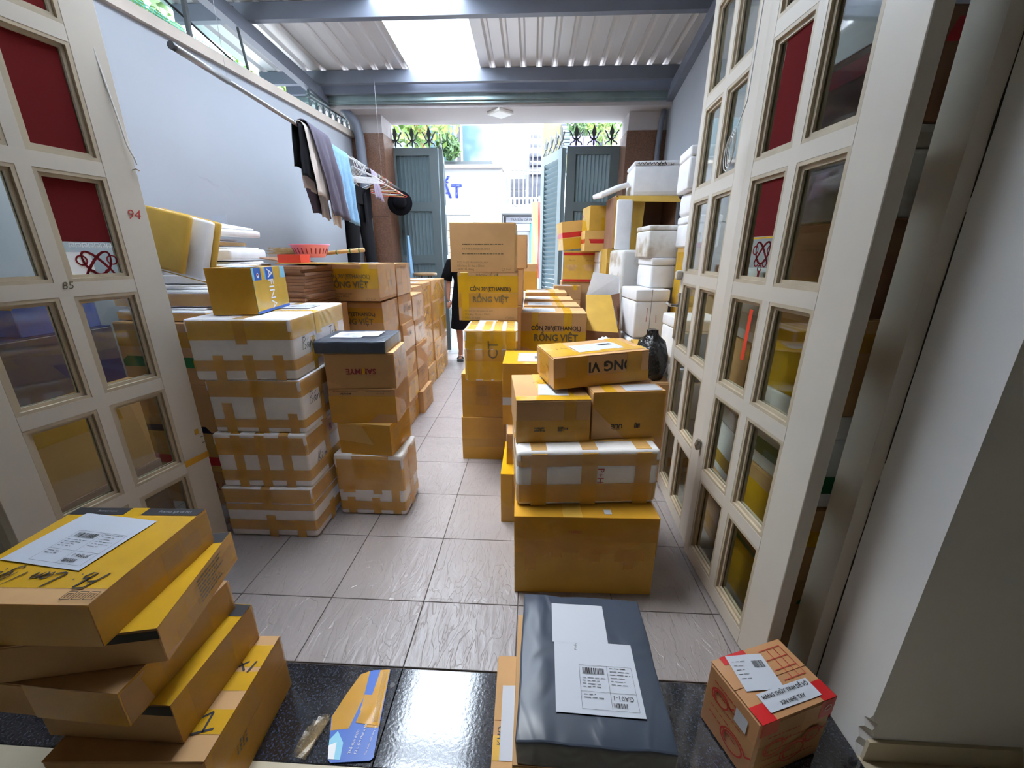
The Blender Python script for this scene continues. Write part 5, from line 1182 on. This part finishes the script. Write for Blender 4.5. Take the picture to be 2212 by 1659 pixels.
MB().grid(10, 8, lambda a, b: (.055 + .01 * math.sin(9 * a),   .06 + .2 * a, 1.98 - .3 * b + .1 * a)).obj('shirt_tail', 'c_black', pt, True)
# bundled wire hangers
GH = 'white wire hangers bunched on the rail'
for k in range(10):
    y = 4.14 + .032 * k; z = pz(y)
    h = MB(); a = R(26); dr = 0
    w = .19; hx = lambda t, dz: (PX + t * math.cos(a) + .0, y + t * math.sin(a) + dr * t, z + dz)
    h.tube([hx(-.019, .0), hx(-.014, .014), hx(0, .0205), hx(.015, .013), hx(.020, -.004), hx(.008, -.028), hx(0, -.055), hx(-w, -.13), hx(-w + .01, -.142), hx(w - .01, -.142), hx(w, -.13), hx(.002, -.055)], .0024, 5)
    tag(h.obj('wire_hanger', 'white_wire'), ORD[k] + ' wire hanger counting from the towel in the bunch beside the lilac shirt', 'hanger', GH)
for k in range(6):
    y = 4.80 + .08 * k; z = pz(y); h = MB(); a = R(28 + 8 * math.sin(k * 2.1)); w = .18
    hx = lambda t, dz: (PX + t * math.cos(a), y + t * math.sin(a), z + dz)
    h.tube([hx(-.019, .0), hx(-.014, .014), hx(0, .0205), hx(.015, .013), hx(.020, -.004), hx(.008, -.028), hx(0, -.05), hx(-w, -.13), hx(-w + .01, -.14), hx(w - .01, -.138), hx(w, -.128), hx(.002, -.05)], .0028, 5)
    tag(h.obj('wire_hanger', ('white_wire', 'orange', 'bamboo')[(k * 2) % 3 if k else 0]), ('white wire hanger nearest beyond the lilac shirt', 'bamboo-coloured hanger beyond the lilac shirt, second along', 'orange hanger beyond the lilac shirt, third along', 'white wire hanger beyond the lilac shirt, fourth along', 'bamboo-coloured hanger fifth beyond the lilac shirt', 'orange hanger at the far end of the clothes rail')[k], 'hanger')
hat = thing('hat', 'round black hat hanging at the far end of the clothes rail', 'hat', (PX + .02, 5.44, pz(5.46) - .17)); hat.rotation_euler = (R(78), 0, R(12))
MB().lathe([(0, .07), (.06, .065), (.08, .04), (.085, .0), (.15, -.008), (.152, -.002), (.085, .006)], 24).obj('hat_body', 'c_black', hat, True)
MB().tube([(0, .13, 0), (0, .15, .0), (0, .16, -.01)], .003, 5).obj('hat_loop', 'c_black', hat)
tw = MB().grid(8, 10, lambda a, b: (-1.60 + .07 * (a - .5) * (.25 + b), 5.40 + .03 * math.sin(8 * a), 1.62 - .52 * b)).obj('rag', 'c_blue', None, True); tag(tw, 'narrow blue rag hanging against the left granite pillar', 'rag')

# ---------------------------------------------------------------- person by the gate
def skin_obj(name, joints, edges, m, parent, sub=2):
    me = bpy.data.meshes.new(name); me.from_pydata([j[:3] for j in joints], edges, []); me.update(); me.materials.append(M[m])
    o = link(name, me, parent); md = o.modifiers.new('skin', 'SKIN'); md.use_smooth_shade = True
    for v, j in zip(me.skin_vertices[0].data, joints): v.radius = (j[3], j[4] if len(j) > 4 else j[3])
    me.skin_vertices[0].data[0].use_root = True
    s = o.modifiers.new('sub', 'SUBSURF'); s.levels = sub; s.render_levels = sub
    return o
per = thing('person', 'person in black knee-length dress and dark sandals, half hidden behind the tall carton stack', 'person', (-.90, 5.44, 0), R(8))
J = [(0, 0, .86, .115, .085), (0, 0, 1.05, .10, .075), (0, .01, 1.22, .125, .085), (0, .01, 1.31, .075, .06), (0, 0, 1.38, .042), (0, -.01, 1.46, .07, .08), (0, -.01, 1.55, .06, .075),
     (-.155, .01, 1.285, .05), (-.205, 0, 1.06, .038), (-.215, -.05, .86, .028), (-.21, -.07, .80, .026, .014),
     (.155, .01, 1.285, .05), (.215, -.02, 1.06, .038), (.20, -.12, .90, .028), (.19, -.15, .85, .026, .014),
     (-.085, 0, .80, .08), (-.085, .0, .44, .05), (-.08, .02, .28, .048), (-.078, .03, .08, .03), (-.08, .03, .035, .03), (-.085, -.09, .025, .03, .018),
     (.085, 0, .80, .08), (.085, 0, .44, .05), (.085, .02, .28, .048), (.085, .03, .08, .03), (.085, .03, .035, .03), (.09, -.09, .025, .03, .018)]
E_ = [(0, 1), (1, 2), (2, 3), (3, 4), (4, 5), (5, 6), (2, 7), (7, 8), (8, 9), (9, 10), (2, 11), (11, 12), (12, 13), (13, 14), (0, 15), (15, 16), (16, 17), (17, 18), (18, 19), (19, 20), (0, 21), (21, 22), (22, 23), (23, 24), (24, 25), (25, 26)]
body = skin_obj('body', J, E_, 'skin', per)
for sx, hx, hy, hz in ((-1, -.21, -.07, .80), (1, .19, -.15, .85)):
    for q in range(4):
        L = (.062, .07, .066, .05)[q]; ox = (-.018 + .012 * q)
        MB().tube([(hx + ox, hy - .002 * q, hz - .005), (hx + ox * 1.15, hy - .014, hz - .02 - L * .5), (hx + ox * 1.1, hy - .02, hz - .02 - L)], [.0085, .008, .006], 7).obj('finger', 'skin', body, True)
    MB().tube([(hx - sx * .02, hy - .005, hz + .015), (hx - sx * .034, hy - .022, hz - .01), (hx - sx * .034, hy - .03, hz - .032)], [.009, .0085, .006], 7).obj('thumb', 'skin', body, True)
MB().lathe([(.195, .435), (.20, .46), (.185, .62), (.175, .80), (.15, .95), (.135, 1.06), (.155, 1.16), (.165, 1.24), (.15, 1.30), (.10, 1.335), (.058, 1.352)], 28, 1.0, .68).obj('dress', 'c_black', per, True)
for sx in (-1, 1): MB().tube([(sx * .10, .01, 1.30), (sx * .165, .008, 1.285), (sx * .205, 0, 1.18), (sx * .235, -.005, 1.07)], [.06, .068, .066, .074], 14).obj('sleeve', 'c_black', per, True)
MB().lathe([(0, 1.605), (.05, 1.60), (.085, 1.56), (.092, 1.50), (.088, 1.42), (.075, 1.36), (.06, 1.33)], 20, 1.0, 1.05, (0, .022)).obj('hair', 'hair', per, True)
for ex in (-.026, .026): MB().lathe([(0, -.0), (.008, .0)], 8).obj('eye', 'ink', per).matrix_local = Matrix.Translation((ex, -.088, 1.475)) @ Matrix.Rotation(R(90), 4, 'X')
MB().tube([(0, -.085, 1.475), (0, -.102, 1.445), (0, -.09, 1.438)], [.006, .011, .006], 6).obj('nose', 'skin', per, True)
MB().tube([(-.02, -.082, 1.412), (0, -.088, 1.412), (.02, -.082, 1.412)], .005, 5).obj('mouth', 'ink_maroon', per, True)
for sx in (-1, 1):
    sl = bm_obj('sandal', bevel_box(-.045, .045, -.14, .085, 0, .022, .01, 2), 'black_pl', per, True); sl.location = (sx * .085, 0, 0)
    MB().tube([(sx * .085 - .042, -.06, .02), (sx * .085 - .03, -.06, .05), (sx * .085 + .03, -.06, .05), (sx * .085 + .042, -.06, .02)], .009, 6).obj('strap', 'black_pl', sl).parent = per
    MB().tube([(sx * .085 - .03, .06, .02), (sx * .085 - .025, .075, .09), (sx * .085 + .025, .075, .09), (sx * .085 + .03, .06, .02)], .004, 6).obj('heel_strap', 'black_pl', per)

# ---------------------------------------------------------------- left wall top: net, railing, trees
net = MB()
for k in range(34):
    z = 2.55 + k * .022; net.bar((-3.12, 1.2, z), (-3.10, 5.0, z), .005, .005)
for k in range(90):
    y = 1.2 + k * .042; net.bar((-3.12, y, 2.55), (-3.11, y + .06, 3.28), .005, .005)
tag(net.obj('shade_net', 'net'), 'green shade net stretched above the left wall', 'net', kind='stuff')
for y, t in ((3.30, 'thick upright steel post on the left wall cap'), (3.86, 'slim steel strut between the left wall and first purlin')):
    r_ = .018 if y < 3.5 else .010
    tag(MB().tube([(wl_x(y) - .06, y, 2.79), (wl_x(y) - .05, y - (.0 if y < 3.5 else .1), rz(y) + .02)], r_, 8).obj('steel_post', 'iron'), t, 'post')
tag(MB().tube([(wl_x(2.6) - .085, 2.6, 3.12), (wl_x(3.3) - .10, 3.3, 2.97), (wl_x(4.0) - .10, 4.0, 2.80)], .008, 6).obj('cable', 'black_pl'), 'black cable sloping down to the left wall cap', 'cable')
rl = thing('railing', 'grey-green iron railing with scrolls on the far end of the left wall', 'railing', (wl_x(5.3) - .13, 5.32, 2.79), R(-4))
for z in (.02, .17, .205): MB().box(-.012, .012, -.52, .50, z - .01, z + .01).obj('rail', 'gate', rl)
for k in range(8): y = -.48 + .13 * k; MB().box(-.008, .008, y - .008, y + .008, 0, .26 if k < 1 else .17).obj('baluster', 'gate', rl)
for k in range(7):
    y = -.415 + .13 * k; MB().tube([(0, y + .042 * math.cos(t / 12 * 6.28), .105 + .042 * math.sin(t / 12 * 6.28)) for t in range(13)], .005, 5).obj('scroll', 'gate', rl)
def tree(name, label, c, r, n, m, trunk=True, squash=1.0, size=.09, sy=1.0, sx=1.0):
    t = thing(name, label, 'tree', (c[0], c[1], 0)); mb = MB()
    for k in range(n):
        while True:
            p = Vector((random.uniform(-1, 1), random.uniform(-1, 1), random.uniform(-1, 1)))
            if p.length < 1: break
        p = Vector((p.x * r * sx, p.y * r * sy, c[2] + p.z * r * squash)); u = Vector((random.uniform(-1, 1), random.uniform(-1, 1), random.uniform(-1, 1))).normalized(); w = u.orthogonal().normalized() * size * .5; u = u * size
        mb.add([p - u, p + w, p + u, p - w], [(0, 1, 2, 3)])
    tag(mb.obj('foliage', m, t), kind='stuff')
    if trunk:
        MB().tube([(0, 0, 0), (.05, 0, c[2] * .5), (0, 0, c[2])], [.09, .07, .03], 8).obj('trunk', 'straw', t, True)
        for q in range(5): a = q * 1.26; MB().tube([(0.02, 0, c[2] - r * .7), (r * .5 * math.cos(a), r * .5 * math.sin(a), c[2] + r * .2)], [.035, .012], 6).obj('branch', 'straw', t)
    return t
tree('tree', 'dense green tree beyond the shade net over the left wall', (-4.15, 3.2, 3.1), 1.1, 9000, 'leaf_d', True, 1.1, .11, 2.2, .8)
tree('tree', 'bright yellow-green tree beyond the railing on the left wall', (-3.9, 6.9, 3.3), .9, 1800, 'leaf')

# ---------------------------------------------------------------- the street
structure('ground', MB().box(-9, 9, 5.95, 14, -.12, -.02).box(-14, 14, -6, 18, -.3, -.13), 'concrete')
FY = 9.5
bd = thing('building', 'white building across the street with blue letters and a roller shutter', 'building', (-3.0, FY, 0))
def bp(name, x0, x1, z0, z1, m, y0=0.0, y1=.12, parent=None): return MB().box(x0 + 3.0, x1 + 3.0, y0, y1, z0, z1).obj(name, m, parent or bd)
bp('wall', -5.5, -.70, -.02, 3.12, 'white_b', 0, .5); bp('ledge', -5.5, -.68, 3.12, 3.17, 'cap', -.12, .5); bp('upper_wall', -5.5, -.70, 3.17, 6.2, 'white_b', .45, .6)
for k, (x0, x1) in enumerate(((-3.2, -2.5), (-2.4, -1.7), (-1.62, -.98))):
    f = bp('window', x0, x1, 3.25, 4.9, 'white_b', .36, .45); bp('pane', x0 + .06, x1 - .06, 3.32, 4.0, 'win_l', .34, .36, f); bp('pane', x0 + .06, x1 - .06, 4.06, 4.84, 'win_l', .34, .36, f)
bp('planter', -2.4, -.9, 3.17, 3.24, 'iron', -.08, .1)
for k in range(16): bp('shutter_slat', -2.6, -1.38, 2.36 - .155 * (k + 1), 2.36 - .155 * k - .018, 'shutter', -.03, -.001)
bp('shutter_frame', -1.38, -1.34, 0, 2.38, 'shutter', -.04, -.001)
o = link('sign_lettering', text_mesh('NHẤT', .37, 'sign_blue', 0, 'RIGHT', .006), bd); o.location = (-1.56 + 3.0, -.03, 2.665); o.rotation_euler = (R(90), 0, 0); so = o.modifiers.new('depth', 'SOLIDIFY'); so.thickness = .03
o = link('sign_lettering', text_mesh('VIỆT', .16, 'ink_teal', 0, 'RIGHT', .002), bd); o.location = (-1.93 + 3.0, -.02, 2.42); o.rotation_euler = (R(90), 0, 0)
def shrub(label, c, r, n, m): 
    t = tree('street_shrub', label, c, r, n, m, False, 1.0, .06); t['category'] = 'shrub'; return t
shrub('bushy green shrub in the upstairs window box across the street', (-1.75, FY - .28, 3.46), .24, 420, 'leaf_d')
tree('tree', 'slender street tree in front of the white building upstairs windows', (-2.15, FY - .9, 4.1), .85, 800, 'leaf')
# barred balcony building
b2 = thing('building', 'narrow house with barred balcony and shop sign, right of the white building', 'building', (0, FY + .3, 0))
def bq(name, x0, x1, z0, z1, m, y0=0.0, y1=.1, parent=None): return MB().box(x0, x1, y0, y1, z0, z1).obj(name, m, parent or b2)
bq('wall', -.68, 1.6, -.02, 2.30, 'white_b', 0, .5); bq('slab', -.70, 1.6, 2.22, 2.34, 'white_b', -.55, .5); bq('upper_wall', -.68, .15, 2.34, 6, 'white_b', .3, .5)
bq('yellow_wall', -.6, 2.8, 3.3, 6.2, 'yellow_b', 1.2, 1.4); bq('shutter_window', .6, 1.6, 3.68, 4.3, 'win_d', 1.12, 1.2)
for k in range(8): bq('shutter_slat', .62, .92, 3.70 + .07 * k, 3.755 + .07 * k, 'gate', 1.09, 1.12)
for x0, x1, z0, z1 in ((-.52, -.2, 2.45, 2.75), (-.52, -.2, 2.78, 3.0), (-.12, .14, 2.5, 3.1), (-.12, .14, 3.25, 3.5)): bq('window', x0, x1, z0, z1, 'win_d', .27, .3)
bq('panel', -.50, -.2, 3.1, 3.75, 'white_b', -.2, -.15)
for z in (2.36, 2.5, 2.97, 3.85): bq('grille_rail', -.62, .16, z, z + .03, 'white_wire', -.5, -.47)
for k in range(9): bq('grille_bar', -.62 + .095 * k, -.605 + .095 * k, 2.34, 3.86, 'white_wire', -.5, -.48)
for k in range(5): bq('shelf', -.1, .16, 3.1 + .17 * k, 3.12 + .17 * k, 'paper_g', -.1, .2)
for k in range(8): bq('baluster', -.5 + .085 * k, -.47 + .085 * k, 2.36, 2.5, 'white_wire', -.52, -.5)
bq('shop_fascia', -.62, .3, 2.06, 2.18, 'paper_g', -.1, 0); o = link('lettering', text_mesh('TRÀ SỮA CÀ PHÊ', .07, 'ink'), b2); o.location = (-.25, -.105, 2.12); o.rotation_euler = (R(90), 0, 0)
bq('shop_sign', -.58, -.08, 1.9, 2.04, 'paper', -.06, 0); bq('teal_poster', -.07, .17, 1.15, 2.04, 'ink_teal', -.06, 0); bq('poster_block', .0, .08, 1.88, 1.95, 'yellow_b', -.065, -.06); bq('poster_block', .0, .06, 1.6, 1.66, 'blue', -.065, -.06)
for k, xx in enumerate((.72, 1.0)):
    g = MB().grid(10, 6, lambda a, b: (xx + .27 * a, FY + .1 + .012 * math.sin(14 * a), 3.72 - (.22 + .03 * math.sin(3.1 * a)) * b)).obj('hung_cloth', 'purple_cl', None, True); tag(g, ('left', 'right')[k] + ' violet cloth of the pair drying across the street above the gate', 'cloth')
tag(MB().tube([(.3, FY + .1, 3.72), (1.6, FY + .1, 3.72)], .006, 5).obj('washing_line', 'white_wire'), 'washing line carrying the violet cloths across the street', 'line')
shrub('hanging green plant at upper right across the street', (1.45, FY + .3, 3.95), .38, 500, 'leaf'); shrub('palm-like plant beside the violet cloths across the street', (1.0, FY + .9, 4.15), .3, 300, 'leaf_d')
# folded parasol / banner by the right gate leaf
pa = thing('banner', 'tall narrow red and yellow banner standing at the street beside the louvred gate leaf', 'banner', (.09, 8.0, 0))
MB().grid(6, 14, lambda a, b: (-.10 + .18 * a * (1 - .35 * abs(b - .45)), .02 * math.sin(9 * b + 5 * a), .95 + 1.35 * b)).obj('cloth', 'ink_red', pa, True)
MB().grid(6, 14, lambda a, b: (-.13 + .13 * a * (1 - .3 * abs(b - .5)), -.03 + .02 * math.sin(7 * b + 5 * a), 1.05 + 1.25 * b)).obj('yellow_cloth', 'yellow_b', pa, True)
MB().tube([(0, .03, 0), (0, .03, 2.4)], .012, 6).obj('pole', 'white_wire', pa)
# scrap of tape on the floor
tag(MB().box(-.02, .02, -.006, .006, .0, .004).obj('tape_scrap', 'tape_y'), 'tiny scrap of yellow tape on the floor in the far aisle', 'scrap').location = (-.66, 4.72, .0005)
